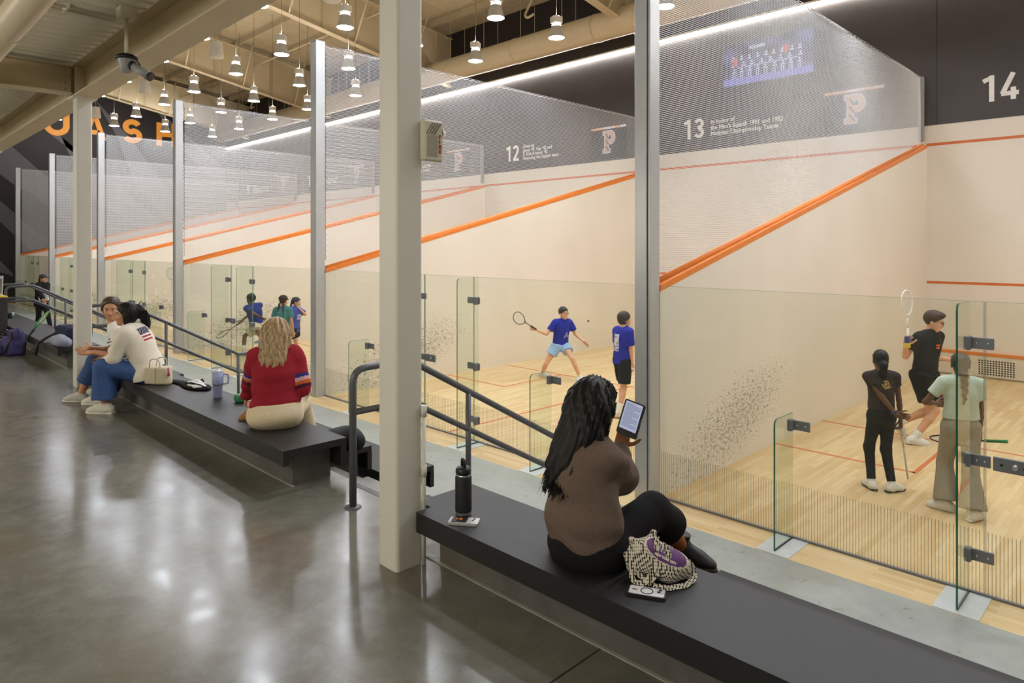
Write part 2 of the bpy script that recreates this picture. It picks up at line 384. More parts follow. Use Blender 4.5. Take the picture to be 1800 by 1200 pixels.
for k in range(1, NC):
    a = -k * P; sx0, sx1 = a + 4.58, a + 5.80
    d = tag(MB().box(sx0, sx1, L - 0.02, L - 0.011, 5.02, 5.93).build('score_display', SCR), 'score display with peach bar and striped letter P on court ' + NUM[k] + ' wall', 'score display')
    MB().box(sx0, sx1, L - 0.024, L - 0.0195, 5.865, 5.925).build('header_bar', SCR_BAR, d)
    text_mesh('header_text', 'COURT ' + names[k], 0.075, SCR_W, d, (sx0 + 0.46, L - 0.0255, 5.868), (math.pi / 2, 0, 0), 0.004)
    text_mesh('clock_text', '10:10', 0.085, SCR_W, d, (sx1 - 0.20, L - 0.0255, 5.868), (math.pi / 2, 0, 0), 0.004)
    b = MB(); p_shape(b, sx0 + 0.42, 5.19, 0.42, 0.62, L - 0.0205, 0.002, 0.014); b.build('letter_outline', SCR_W, d)
    b = MB(); p_shape(b, sx0 + 0.42, 5.19, 0.42, 0.62, L - 0.0235, 0.002); lp = b.build('letter_p', SCR_P, d)
    b = MB()
    for i in range(3): b.prism([(0, 0), (0.05, 0), (-0.05, 0.15), (-0.10, 0.15)], (sx0 + 0.60, L - 0.026, 5.24 + 0.17 * i), (1, 0, 0), (0, 0, 1), (0, -0.001, 0))
    b.build('stripe', SCR_PS, lp)
tm = NT('team_screen'); pos, X, Y, Z = tm.pos(); n = tm.noise(pos, 2.5, 3); e = tm.n('ShaderNodeEmission', Strength=0.45)
fl = tm.math('LESS_THAN', Z, 6.62)
c = tm.mix(tm.ramp(n, 0.4, 0.75), lin((56, 54, 70)), lin((120, 120, 176))); c = tm.mix(fl, c, lin((150, 146, 226))); tm.l(c, e.inputs[0]); tm.l(e.outputs[0], tm.out.inputs[0])
d = tag(MB().box(-4.43, -2.24, L - 0.02, L - 0.011, 6.46, 7.47).build('team_photo_display', tm.m), 'bluish projected team photograph with rows of players on the wall of court thirteen', 'display')
b = MB(); rs = random.Random(3)
for r, (z, n0) in enumerate(((7.13, 9), (6.98, 8), (6.83, 9))):
    for i in range(n0):
        x = -4.15 + i * (1.62 / (n0 - 1)) + rs.uniform(-.02, .02)
        b.prism(rrect(0.045, 0.055, 0.02, 2), (x, L - 0.021, z), (1, 0, 0), (0, 0, 1), (0, -0.001, 0))
        b.prism(rrect(0.10, 0.03, 0.01, 1), (x, L - 0.021, z - 0.06), (1, 0, 0), (0, 0, 1), (0, -0.001, 0))
for i in range(9):
    x = -4.15 + i * 0.2; b.box(x - 0.03, x - 0.01, L - 0.022, L - 0.021, 6.62, 6.74); b.box(x + 0.02, x + 0.04, L - 0.022, L - 0.021, 6.62, 6.74)
b.box(-4.05, -2.6, L - 0.022, L - 0.021, 6.865, 6.88); b.build('player_row', SCR_W, d)
for q in ((-4.12, 7.02), (-2.86, 7.12)): MB().prism(rrect(0.13, 0.2, 0.06, 3), (q[0], L - 0.0215, q[1]), (1, 0, 0), (0, 0, 1), (0, -0.001, 0)).build('red_shirt', emis('screen_red', (224, 110, 100), 0.45), d)
text_mesh('banner_text', 'SQUASH', 0.10, SCR_W, d, (-3.75, L - 0.0215, 7.28), (math.pi / 2, 0, 0), 0.004)
# ================================================================== partitions, rails, posts, nets
def make_partition(k):
    x = -k * P; b = MB()
    pr_ = [(0.0, 0.0), (L, 0.0), (L, 4.55), (0.0, 2.12)]
    b.prism(pr_, (x - T, 0, 0), (0, 1, 0), (0, 0, 1), (T, 0, 0))
    w = struct(b.build('wall_partition', PLASTER), 'cream sloping side wall between courts, ' + ('left of court ' + NUM[k] if 0 <= k < NC else 'right of court fourteen' if k == -1 else 'left of court eight'))
    b = MB(); b.prism([(0.0, 2.075), (L, 4.505), (L, 4.57), (0.0, 2.14)], (x - T - 0.003, 0, 0), (0, 1, 0), (0, 0, 1), (T + 0.006, 0, 0)); b.tube([(x - T / 2, -0.01, 2.14), (x - T / 2, L, 4.57)], 0.042, 12)
    b.build('cap_rail', ORANGE, w)
def make_post(k):
    x = -k * P
    t = thing('aluminium_post', 'tall brushed aluminium post at the glass end of the wall left of court ' + (NUM[k] if k < NC else 'eight'), 'post', (x - T / 2, -0.085, 0), group=None)
    MB().bbox(-0.10, 0.045, -0.09, 0.08, 0, 5.98, 0.006).build('profile', ALU, t)
    MB().bbox(0.062, 0.086, -0.09, 0.08, 0, 5.98, 0.003).build('channel', ALU, t)
    MB().box(0.045, 0.062, -0.055, 0.07, 0, 5.96).build('groove', ALU_D, t)
    MB().box(-0.10, 0.086, -0.093, 0.083, 5.98, 5.99).build('end_cap', GREYP, t)
def make_net(k):
    x = -k * P - T / 2; b = MB(); pitch = 0.0225; s = 0.0021; zt = 5.93
    zb = lambda y: 2.20 + 2.44 * y / L
    y0, y1 = 0.06, L - 0.1
    wob = lambda y, z: 0.03 * math.sin(y * 1.7 + z) * min(1, (z - zb(y)) * 0.8)
    i = 0; y = y0
    while y <= y1:
        z = zb(y); n = 4; pts = [(x + wob(y, z + (zt - z) * j / n), z + (zt - z) * j / n) for j in range(n + 1)]
        vs = []
        for (px, pz) in pts: vs += [(px + s, y - s, pz), (px - s, y + s, pz)]
        b.add(vs, [(2 * j, 2 * j + 1, 2 * j + 3, 2 * j + 2) for j in range(n)]); y += pitch
    z = 2.24
    while z < zt:
        ys = max(y0, (z - 2.20) * L / 2.44); 
        if ys < y0 or ys > y1: ys = y0 if z < 2.3 else ys
        ye = min(y1, (z - 2.20) * L / 2.44) if z < 4.64 else y1
        if ye > y0 + 0.02:
            n = 8; vs = []
            for j in range(n + 1):
                yy = y0 + (ye - y0) * j / n; vs += [(x + wob(yy, z) + 0.0, yy, z - s * 1.3), (x + wob(yy, z), yy, z + s * 1.3)]
            b.add(vs, [(2 * j, 2 * j + 1, 2 * j + 3, 2 * j + 2) for j in range(n)])
        z += pitch
    nt = tag(b.build('safety_net', NET, normals=False), 'white safety net above the wall left of court ' + (NUM[k] if k < NC else 'eight'), 'net')
    b = MB(); pts = []; n = 120
    for j in range(n + 1):
        yy = 0.05 + (L - 0.1) * j / n; pts.append((x + 0.004, yy, 5.925 + 0.012 * math.cos(j * math.pi)))
    b.tube(pts, 0.005, 4); b.build('edge_rope', NET, nt)
    MB().tube([(x, 0.0, 5.955), (x, L, 5.955)], 0.004, 6).build('top_cable', ALU, nt)
    b = MB(); b.tube([(x + 0.014 * (-1) ** j, 0.035 + 0.035 * (j % 2), 2.3 + j * 0.048) for j in range(75)], 0.0055, 4)
    b.build('lace', ALU_D, nt)
    b = MB().bbox(x - 0.05, x + 0.05, L - 0.09, L - 0.012, 4.66, 5.95, 0.008)
    b.build('wall_pole', GREYP, nt)
for k in range(-1, NC + 1): make_partition(k)
for k in range(0, NC + 1): make_post(k)
for k in range(0, NC): make_net(k)
# ================================================================== glass back walls
def bracket(b, x, y, z, lock=False):
    b.bbox(x + 0.012, x + (0.155 if not lock else 0.135), y - 0.03, y - 0.012, z - 0.042, z + 0.042, 0.004)
    b.bbox(x - 0.022, x + 0.022, y - 0.075, y - 0.012, z - 0.05, z + 0.05, 0.006)
    if lock: b.bbox(x + 0.15, x + 0.36, y - 0.036, y - 0.012, z - 0.05, z + 0.05, 0.004)
def bolts(b, x, y, z, lock=False):
    for dx in ((0.05, 0.12) if not lock else (0.05, 0.10, 0.20, 0.27, 0.33)): b.lathe([(0, -0.036), (0.009, -0.036), (0.009, -0.028)], (x + dx, y, z), 8, ax='y')
def make_glass(k):
    a = -k * P; nm = NUM[k]; g = 0.006; top = 2.13; FX = [(1.34, 1.09), (2.635, top), (3.865, top), (5.12, 1.09)]
    t = thing('glass_back_wall', 'clear glass back wall of court %s with upright glass fins' % nm, 'glass wall', (a, 0, 0))
    for (p0, p1) in ((0.0, 2.73), (3.77, 6.4)):
        p = MB().box(p0 + 0.006, p1 - 0.004, -g, g, 0.012, top).build('pane', GLASS, t)
        b = MB(); b.box(p0 + 0.006, p1 - 0.004, -g, g, top, top + 0.002); b.build('top_edge', GEDGE2, p)
        xe = p1 if p0 == 0 else p0
        MB().box(xe - 0.005, xe - 0.002, -g, g, 0.012, top).build('side_edge', GEDGE2, p)
        b = MB(); x = p0 + 0.02
        while x < p1 - 0.02: b.box(x, x + 0.0045, -g - 0.0012, -g - 0.0006, 0.02, 0.47); x += 0.0235
        b.build('frit_band', FRIT, p)
    d = MB().box(2.735, 3.765, -g, g, 0.012, top).build('glass_door', GLASS, t)
    b = MB(); b.box(2.735, 2.738, -g, g, 0.012, top); b.box(3.762, 3.765, -g, g, 0.012, top); b.box(2.735, 3.765, -g, g, top, top + 0.002); b.build('door_edge', GEDGE2, d)
    b = MB(); x = 2.75
    while x < 3.75: b.box(x, x + 0.0045, -g - 0.0012, -g - 0.0006, 0.02, 0.47); x += 0.0235
    b.build('frit_band', FRIT, d)
    hg = MB()
    for z in (1.83, 0.98, 0.29): hg.bbox(3.67, 3.90, -0.032, -0.012, z - 0.042, z + 0.042, 0.004); hg.bbox(3.842, 3.888, -0.09, -0.012, z - 0.05, z + 0.05, 0.006)
    hg.build('hinge', STEEL, d)
    lk = MB(); bracket(lk, 2.635, 0, 0.98, True); lk = lk.build('lock', STEEL, d); b = MB(); bolts(b, 2.635, 0, 0.98, True); b.lathe([(0, -0.05), (0.02, -0.05), (0.02, -0.036)], (2.635 + 0.28, 0, 0.98), 12, ax='y'); b.build('bolt', BOLT, lk)
    for i, (fx, h) in enumerate(FX):
        y0, y1 = -0.37, -0.012; r = 0.05
        poly = [(y0, 0.006), (y1, 0.006), (y1, h), (y0 + r, h)] + [(y0 + r - r * math.sin(math.radians(q)), h - r + r * math.cos(math.radians(q))) for q in range(15, 91, 15)]
        f = MB().prism(poly, (fx - 0.006, 0, 0), (0, 1, 0), (0, 0, 1), (0.012, 0, 0)).build('fin', FIN, t)
        b = MB(); pp = [p for p in poly[2:]] + [poly[0]]
        for q in range(len(pp) - 1):
            p0_, p1_ = np.array(pp[q]), np.array(pp[q + 1]); dd = p1_ - p0_; nn = np.array([dd[1], -dd[0]]); nn = nn / np.linalg.norm(nn) * 0.0015
            b.prism([p0_, p1_, p1_ + nn, p0_ + nn], (fx - 0.0065, 0, 0), (0, 1, 0), (0, 0, 1), (0.013, 0, 0))
        b.build('fin_edge', GEDGE, f)
        MB().box(fx - 0.006, fx + 0.006, y0, y1, 0.003, 0.014).build('fin_base_gasket', BLACKP, f)
        MB().box(fx - 0.14, fx + 0.14, -0.425, -0.012, 0.0, 0.004).build('foot_plate', PLATE, t)
        for z in ((h - 0.10,) if h < 2 else ((1.83, 0.29) if i == 1 else ())):
            b = MB(); bracket(b, fx, 0, z); bk = b.build('bracket', STEEL, t); b = MB(); bolts(b, fx, 0, z); b.build('bolt', BOLT, bk)
    MB().box(0, 6.4, -0.014, 0.014, 0.0, 0.016).build('floor_channel', STEEL, t)
for k in range(NC): make_glass(k)
# ================================================================== benches, stairs, handrails
ROWS = [(-3.72, -3.23, 1.13), (-3.00, -2.51, 0.765), (-2.30, -1.81, 0.43)]
def bench(x0, x1, row, label, notch=False):
    y0, y1, z = ROWS[row]
    t = thing('bench', label, 'bench', ((x0 + x1) / 2, (y0 + y1) / 2, z))
    hx, hy = (x1 - x0) / 2, (y1 - y0) / 2
    nx = 0.115 if notch else 0.0
    if notch: MB().prism([(-hx, -hy + 0.10), (-hx + nx, -hy + 0.10), (-hx + nx, -hy), (hx, -hy), (hx, hy), (-hx, hy)], (0, 0, -0.05), (1, 0, 0), (0, 1, 0), (0, 0, 0.05)).build('seat_slab', BENCH, t)
    else: MB().bbox(-hx, hx, -hy, hy, -0.05, 0, 0.004).build('seat_slab', BENCH, t)
    MB().box(-hx + nx, hx, -hy, -hy + 0.045, -0.105, -0.05).build('front_fascia', BENCH, t)
    MB().box(-hx, hx, hy - 0.045, hy, -0.205, -0.05).build('back_fascia', BENCH, t)
SEG = [(0.78, 6.4 - 0.4, 1.62, 'in the right foreground'), (-5.78, -0.60, -4.9, 'in the middle'), (-12.35, -7.17, -11.5, 'at the left'), (-18.9, -13.75, -18.1, 'at the far left')]
TIER = ['upper', 'middle', 'lowest']
for i, (a, c, a2, w) in enumerate(SEG):
    for r in range(3):
        if r == 0: xa, xb = a, c
        else: xa, xb = (a + 0.84 if i == 0 else a + 0.84), (c if i == 0 else c - 0.76)
        bench(xa, xb, r, 'long black %s bench %s on a low concrete curb' % (TIER[r], w), r == 0 and i < 2)
        y0, y1, z = ROWS[r]; zb = [ZU - 0.02, 0.47, 0.0][r]
        struct(MB().box(xa + 0.14, xb - 0.14, y0 + 0.14, y1 - 0.05, zb if r != 2 else 0.0, z - 0.0505).build('trim_curb', CURB), 'grey concrete curb under the %s bench %s' % (TIER[r], w))
    if True:
        struct(MB().box(a - 0.05, c - 0.1, -3.60, -3.582, ZU, ZU + 0.006).build('trim_sealant', mat('pale_sealant', (150, 148, 138), 0.6)), 'pale joint line at the foot of the upper curb %s' % w)
        struct(MB().box(a + 0.84, (c if i == 0 else c - 0.76), -3.22, -2.56, 0, 0.47).build('trim_tier', CURB), 'concrete tier behind the middle bench %s' % w)
# stairs between the bench groups
RS = ZU / 5
for i, xc in enumerate((0.09, 0.09 - P, 0.09 - 2 * P)):
    t = thing('concrete_stair', 'polished concrete stair with dark nosing strips going down between the benches, ' + ('beside the near white column', 'beside the far white column', 'at the far left')[i], 'stairs', (xc, -3.2, 0), kind='structure')
    for s in range(4):
        z = ZU - RS * (s + 1); y0 = -3.22 + 0.334 * s + (0 if s else 0)
        w0, w1 = -1.45, 1.53
        st = MB().box(w0, w1, y0 + 3.2, y0 + 3.2 + 0.334, 0.001, z).build('tread', STEP, t)
        MB().box(-0.55, 0.60, y0 + 3.2 + 0.26, y0 + 3.2 + 0.30, z, z + 0.002).build('nosing_strip', BLACKP, st)
    MB().box(-0.55, 0.60, -0.075, -0.03, ZU, ZU + 0.002).build('nosing_strip', BLACKP, t)
def fillet(pts, r, n=6):
    out = [np.array(pts[0], float)]
    for i in range(1, len(pts) - 1):
        p0, p, p1 = (np.array(q, float) for q in pts[i - 1:i + 2]); a = (p0 - p); b = (p1 - p); la, lb = np.linalg.norm(a), np.linalg.norm(b); a /= la; b /= lb
        ang = math.acos(max(-1, min(1, float(a @ b)))); d = min(r / math.tan(ang / 2), la * 0.45, lb * 0.45); s, e = p + a * d, p + b * d
        for j in range(n + 1):
            u = j / n; out.append((1 - u) ** 2 * s + 2 * u * (1 - u) * p + u * u * e)
    out.append(np.array(pts[-1], float)); return out
def handrail(x, label):
    t = thing('handrail', label, 'handrail', (x, -3.5, ZU)); R = 0.024
    Y = lambda y: y + 3.5
    top = [(0, 0, 0), (0, 0, 0.90), (0, Y(-3.05), 0.91), (0, Y(-1.45), 0.03), (0, Y(-1.12), 0.03), (0, Y(-1.12), -0.24)]
    MB().tube(fillet(top, 0.10), R, 14).build('top_rail', RAIL, t)
    MB().tube(fillet([(0, 0, 0.62), (0, Y(-3.05), 0.62), (0, Y(-1.45), -0.25), (0, Y(-1.10), -0.25)], 0.06), R * 0.9, 12).build('lower_rail', RAIL, t)
    for y, z0, z1 in ((-2.5, 0.49 - ZU, 0.60), (-1.45, -ZU, 0.02)):
        MB().tube([(0, Y(y), z0), (0, Y(y), z1)], R * 0.9, 12).build('post', RAIL, t)
    MB().lathe([(0.0, 0.012), (0.045, 0.012), (0.055, 0.004), (0.055, 0)], n=20).build('base_flange', RAIL, t)
handrail(-0.076, 'grey tubular handrail beside the near white column'); handrail(-0.076 - P, 'grey tubular handrail behind the two seated women'); handrail(-0.40 - 2 * P, 'grey tubular handrail at the far left, farther of the pair'); handrail(0.53 - 2 * P, 'grey tubular handrail at the far left, nearer of the pair')
# ================================================================== columns, beams, soffit
def column(x, label, y=-3.735):
    t = thing('column', label, 'column', (x, y, ZU), kind='structure')
    b = MB(); b.prism(rrect(0.172, 0.172, 0.022, 4), (0, 0, 0), (1, 0, 0), (0, 1, 0), (0, 0, 4.33 - ZU)); b.build('shaft', COLUMN, t)
    MB().box(-0.13, 0.13, -0.13, 0.13, 4.318 - ZU, 4.34 - ZU).build('cap_plate', COLUMN, t)
column(0.775, 'white square steel column in the foreground'); column(0.775 - P, 'white square steel column beside the two seated women'); column(0.775 - 2 * P, 'white square steel column farthest along the row'); column(0.775 - 3 * P, 'white square steel column fourth along the row')
def ibeam(b, p0, p1, z0, z1, w=0.26):
    p0, p1 = np.array(p0, float), np.array(p1, float); d = (p1 - p0) / 2; c = (p0 + p1) / 2; n = np.array([-d[1], d[0]]) / np.linalg.norm(d)
    for zz, hh, ww in ((z0 + 0.008, 0.008, w / 2), (z1 - 0.008, 0.008, w / 2), ((z0 + z1) / 2, (z1 - z0) / 2 - 0.012, 0.006)):
        b.obox((*c, zz), (*d, 0), (*(n * ww), 0), (0, 0, hh))
b = MB(); ibeam(b, (X0, -3.72), (8, -3.72), 4.34, 4.72); bm_ = struct(b.build('ceiling_beam', BEIGE), 'long beige steel beam resting on the white columns')
b = MB()
for k in range(4):
    for s in (-1, 1): b.box(0.775 - k * P + s * 0.09 - 0.006, 0.775 - k * P + s * 0.09 + 0.006, -3.84, -3.73, 4.36, 4.70)
b.build('stiffener', BEIGE, bm_)
for k in range(4):
    x = 0.775 - k * P; b = MB(); ibeam(b, (x, -14), (x, -3.86), 4.36, 4.70, 0.2); cb_ = struct(b.build('ceiling_cross_beam', BEIGE), 'beige cross beam meeting the long beam at the ' + ('near', 'second', 'third', 'fourth')[k] + ' column')
    b = MB()
    for j in range(4): b.lathe([(0, 0.012), (0.018, 0.012), (0.018, 0)], (x + 0.006, -3.93, 4.42 + 0.075 * j), 8, ax='x')
    b.box(x + 0.006, x + 0.016, -3.98, -3.86, 4.38, 4.68); b.build('bolt_plate', BEIGE, cb_)
# corrugated deck over the upper floor
b = MB(); prof = []; x = X0; per = 0.2
while x < 9:
    prof += [(x, 4.79), (x + 0.085, 4.79), (x + 0.105, 4.725), (x + 0.18, 4.725)]; x += per
vs = [(p[0], -14.0, p[1]) for p in prof] + [(p[0], -3.74, p[1]) for p in prof]; n = len(prof)
b.add(vs, [(i, i + 1, n + i + 1, n + i) for i in range(n - 1)]); b.box(X0, 9, -14, -3.74, 4.80, 4.95)
struct(b.build('ceiling_soffit', SOFFIT, normals=False), 'ribbed beige metal deck above the upper floor')
b = MB(); p = uz(28, 30, 4.42); b.tube([(-12, p[1], 4.42), (6, p[1], 4.42)], 0.125, 20)
for q in np.arange(-11, 6, 1.5): b.tube([(q, p[1], 4.42), (q + 0.03, p[1], 4.42)], 0.131, 20)
tag(b.build('round_duct', DUCT), 'beige round duct under the ribbed deck in the upper left corner', 'duct')
b = MB(); b.tube([(-3.42, -14, 4.70), (-3.42, -3.95, 4.70)], 0.012, 8); b.tube([(-3.55, -14, 4.70), (-3.55, -3.95, 4.70)], 0.010, 8)
for y in (-4.4, -5.4, -6.4): b.box(-3.60, -3.38, y, y + 0.02, 4.69, 4.725)
tag(b.build('conduit', SOFFIT), 'pair of thin conduits running under the ribbed deck', 'conduit')
tag(MB().bbox(-6.52, -5.72, -4.30, -3.95, 4.60, 4.72, 0.005).build('junction_cover', SOFFIT), 'beige metal cover box beside the cross beam above the far column', 'junction box') if False else None
# security camera under the deck
t = thing('security_camera', 'grey security camera hanging from a short pole under the beam', 'camera', (-3.16, -3.98, 4.73))
MB().bbox(-0.07, 0.07, -0.07, 0.07, -0.10, 0.0, 0.006).build('mount_box', SOFFIT, t)
MB().tube([(0, 0, -0.1), (0, 0, -0.44)], 0.017, 10).build('pole', SOFFIT, t)
MB().lathe([(0, -0.43), (0.06, -0.43), (0.095, -0.455), (0.095, -0.475), (0.07, -0.48)], n=20).build('collar', BLACKP, t)
MB().lathe([(0.075, -0.478), (0.06, -0.53), (0.045, -0.60), (0, -0.605)], n=20).build('dome', GREYP, t)
b = MB(); d = np.array([0.62, 0.55, -0.50]); d /= np.linalg.norm(d); c0 = np.array([0.04, 0.03, -0.53]); b.tube([c0 + d * 0.02, c0 + d * 0.2], 0.04, 14); b.build('camera_body', GREYP, t)
MB().tube([c0 + d * 0.2, c0 + d * 0.222], 0.043, 14).build('lens_ring', BLACKP, t); b = MB(); b.tube([c0 + d * 0.0, c0 + d * 0.022], 0.045, 14); b.tube([(0.03, 0.0, -0.46), (0.09, 0.04, -0.47), c0 + d * 0.1 + np.array([0, 0, 0.05])], 0.006, 6); b.build('camera_bracket', BLACKP, t)
# fire strobe and conduit on the near column
t = thing('fire_strobe', 'cream fire alarm strobe with red FIRE lettering on the near column', 'fire alarm', (0.862, -3.60, 3.10))
STB = mat('strobe_cream', (196, 190, 168), 0.4)
MB().bbox(0.0, 0.045, -0.075, 0.055, -0.11, 0.11, 0.008).build('body', STB, t)
b = MB()
for i in range(4): b.obox((0.047, -0.04 + i * 0.018, 0.065), (0.002, 0, 0), (0, 0.022, 0.03), (0, -0.002, 0.002))
b.build('grille', mat('strobe_shadow', (120, 112, 92), 0.5), t)
MB().box(0.045, 0.047, -0.055, 0.012, -0.085, 0.03).build('recess', mat('strobe_recess', (150, 143, 122), 0.5), t)
b = MB(); b.lathe([(0, 0.085), (0.016, 0.08), (0.028, 0.06), (0.03, 0.05)], (0.02, 0, 0.05), 14, ax='y'); b.build('lens', mat('strobe_lens', (226, 222, 206), 0.15), t)
for i, ch in enumerate('FIRE'): text_mesh('fire_lettering', ch, 0.026, mat('fire_red', (176, 40, 46), 0.5), t, (0.047, 0.024, 0.015 - i * 0.026), (math.pi / 2, 0, math.pi / 2), 0.001)
b = MB(); b.tube([(0.876, -3.655, ZU), (0.876, -3.655, 1.65)], 0.011, 10); b.tube([(0.876, -3.655, 1.30), (0.876, -3.655, 1.36)], 0.016, 10); b.tube([(0.876, -3.655, 1.62), (0.876, -3.655, 1.68)], 0.016, 10)
tag(b.build('conduit', COLUMN), 'thin white conduit running down the court side of the near column', 'conduit')
# ================================================================== roof, rafters, purlins
RZ = lambda y: 10.83 - 0.135 * (y - 4.25)
BZ = lambda y: 9.45 - 0.18 * (y - 2.6)
b = MB(); b.prism([(-4.4, RZ(-4.4)), (L + 0.2, RZ(L + 0.2)), (L + 0.2, RZ(L + 0.2) + 0.1), (-4.4, RZ(-4.4) + 0.1)], (X0, 0, 0), (0, 1, 0), (0, 0, 1), (X1 - X0, 0, 0))
roof = struct(b.build('ceiling_roof', DECK), 'sloping beige metal roof deck above the courts')
RX = [1.6, -6.7, -14.9, -23.1, -31.5]
for i, x in enumerate(RX):
    b = MB(); ys = (-4.2, L - 0.05)
    b.prism([(ys[0], BZ(ys[0])), (ys[1], BZ(ys[1])), (ys[1], RZ(ys[1]) - 0.22), (ys[0], RZ(ys[0]) - 0.22)], (x - 0.006, 0, 0), (0, 1, 0), (0, 0, 1), (0.012, 0, 0))
    for fz in (BZ, lambda y: RZ(y) - 0.235):
        b.prism([(ys[0], fz(ys[0])), (ys[1], fz(ys[1])), (ys[1], fz(ys[1]) + 0.018), (ys[0], fz(ys[0]) + 0.018)], (x - 0.13, 0, 0), (0, 1, 0), (0, 0, 1), (0.26, 0, 0))
    for y in (0.2, 2.4, 4.6, 6.8, 9.0):
        b.box(x - 0.10, x + 0.10, y - 0.005, y + 0.005, BZ(y), RZ(y) - 0.23)
    r = struct(b.build('ceiling_rafter', BEIGE), 'deep beige steel rafter sloping down to the front wall, ' + ('nearest', 'second nearest', 'third nearest', 'fourth nearest', 'farthest')[i])
    for y in (1.3, 3.5, 5.7, 7.9):
        for s in (-1, 1):
            MB().tube([(x + s * 0.12, y, BZ(y) + 0.03), (x + s * 1.05, y, RZ(y) - 0.2)], 0.028, 8).build('flange_brace', BEIGE, r)
for i, y in enumerate((-2.6, -1.0, 0.6, 2.2, 3.8, 5.4, 7.0, 8.6)):
    b = MB(); z = RZ(y); b.box(X0, X1, y - 0.004, y + 0.004, z - 0.22, z - 0.004); b.box(X0, X1, y - 0.004, y + 0.07, z - 0.222, z - 0.214); b.box(X0, X1, y - 0.07, y + 0.004, z - 0.01, z - 0.004)
    struct(b.build('ceiling_purlin', DECK), 'beige purlin under the roof deck, ' + ['first', 'second', 'third', 'fourth', 'fifth', 'sixth', 'seventh', 'eighth'][i] + ' counted from the columns')
b = MB()
for x in np.arange(X0 + 0.3, X1, 0.61): b.box(x, x + 0.02, -4.3, L, RZ(2.7) - 5, RZ(2.7) - 5) if False else b.prism([(-4.3, RZ(-4.3) - 0.012), (L, RZ(L) - 0.012), (L, RZ(L)), (-4.3, RZ(-4.3))], (x, 0, 0), (0, 1, 0), (0, 0, 1), (0.03, 0, 0))
b.build('deck_rib', BEIGE, roof)
# sag rods crossing the bays
for i, (y, dz) in enumerate(((3.0, 0.25), (6.2, 0.25))):
    b = MB(); z = RZ(y) - 0.75; b.tube([(X0, y, z), (X1, y, z)], 0.035, 8)
    tag(b.build('sprinkler_pipe', BEIGE), 'thin beige sprinkler pipe under the roof deck, ' + ('nearer the columns', 'nearer the front wall')[i], 'pipe')
# ================================================================== duct by the front wall
t = thing('spiral_duct', 'large round beige spiral duct along the top of the front wall', 'duct', (0, 8.75, 8.42))
b = MB(); b.tube([(-33.0, 0, 0), (X1, 0, 0)], 0.37, 32); 
for q in np.arange(-32.9, X1, 0.14): b.tube([(q, 0, 0), (q + 0.012, 0, 0)], 0.3735, 32, cap=False)
b.build('duct_body', DUCT, t)
for q in np.arange(-32.0, X1, 3.05): MB().tube([(q, 0, 0), (q + 0.06, 0, 0)], 0.385, 32).build('collar', DUCT, t)
for q in (-8.9, -18.2, -27.0): MB().tube([(q, 0, -0.15), (q, -0.0, -0.15), (q - 1.1, 0.05, -0.30)], 0.17, 20).build('outlet', DUCT, t)
b = MB(); 
for q in np.arange(-31, X1, 1.6):
    for s in (-0.3, 0.3): b.tube([(q, s, 0.2), (q, s, 1.7)], 0.007, 5)
b.build('hanger_rod', BEIGE, t)
for i, (q, y) in enumerate(((-9.4, 8.2), (-27.2, 8.2))):
    b = MB(); pts = [(q, y, RZ(y) - 0.25), (q, y - 0.1, 9.5), (q - 0.15, y - 0.25, 9.05), (q + 0.05, y - 0.35, 8.9), (q + 0.25, y - 0.3, 8.98)]
    b.tube(fillet(pts, 0.15), 0.035, 8); tag(b.build('flexible_conduit', BEIGE), 'hooked beige flexible conduit hanging over the spiral duct, ' + ('nearer', 'farther') [i], 'conduit')
# ================================================================== end wall with stripes and letters
XE = -34.6
ew = struct(MB().box(XE - 0.2, XE, -14, L + 0.2, 0, 12.5).build('wall_left', BLACKW), 'black end wall with grey diagonal bands')
def onwall(pts, m, dx, nm='diagonal_band'):
    q = [ux(u, v, XE) for u, v in pts]; b = MB(); b.prism([(p[1], p[2]) for p in q], (XE + dx, 0, 0), (0, 1, 0), (0, 0, 1), (0.001, 0, 0)); return b.build(nm, m, ew)
onwall([(-40, 232), (22, 258), (88, 316), (170, 372), (260, 440), (260, 470), (170, 425), (88, 372), (0, 306), (-40, 285)], STRIPE_A, 0.001)
onwall([(-40, 322), (0, 353), (88, 425), (140, 465), (140, 500), (88, 474), (0, 389), (-40, 360)], STRIPE_A, 0.001)
onwall([(-20, 440), (0, 458), (22, 480), (24, 486), (0, 478), (-20, 470)], STRIPE_A, 0.001)
onwall([(60, 212), (75, 225), (170, 300), (260, 370), (300, 405), (300, 440), (170, 352), (120, 268), (108, 240)], STRIPE_A, 0.0012)
onwall([(168, 176), (228, 242), (300, 340), (340, 380), (310, 400), (240, 330), (207, 242)], STRIPE_A, 0.0014)
onwall([(274, 190), (306, 218), (400, 300), (400, 340), (306, 250), (284, 208)], STRIPE_A, 0.0012)
onwall([(205, 168), (222, 181), (218, 180)], STRIPE_A, 0.001)
onwall([(40, 330), (88, 365), (88, 425), (40, 390)], STRIPE_B, 0.002)
def letter(polys, y, nm):
    b = MB()
    for p in polys: b.prism(p, (XE + 0.004, y, 7.80), (0, 1, 0), (0, 0, 1), (0.02, 0, 0))
    tag(b.build('letter', ORANGE_L, ew), 'orange capital letter ' + nm)
def stroke(pts, s):
    out = []; pts = [np.array(p, float) for p in pts]; n = len(pts); le, ri = [], []
    for i in range(n):
        d = pts[min(i + 1, n - 1)] - pts[max(i - 1, 0)]; d /= np.linalg.norm(d); q = np.array([-d[1], d[0]]) * s / 2; le.append(pts[i] + q); ri.append(pts[i] - q)
    return [[le[i], le[i + 1], ri[i + 1], ri[i]] for i in range(n - 1)]
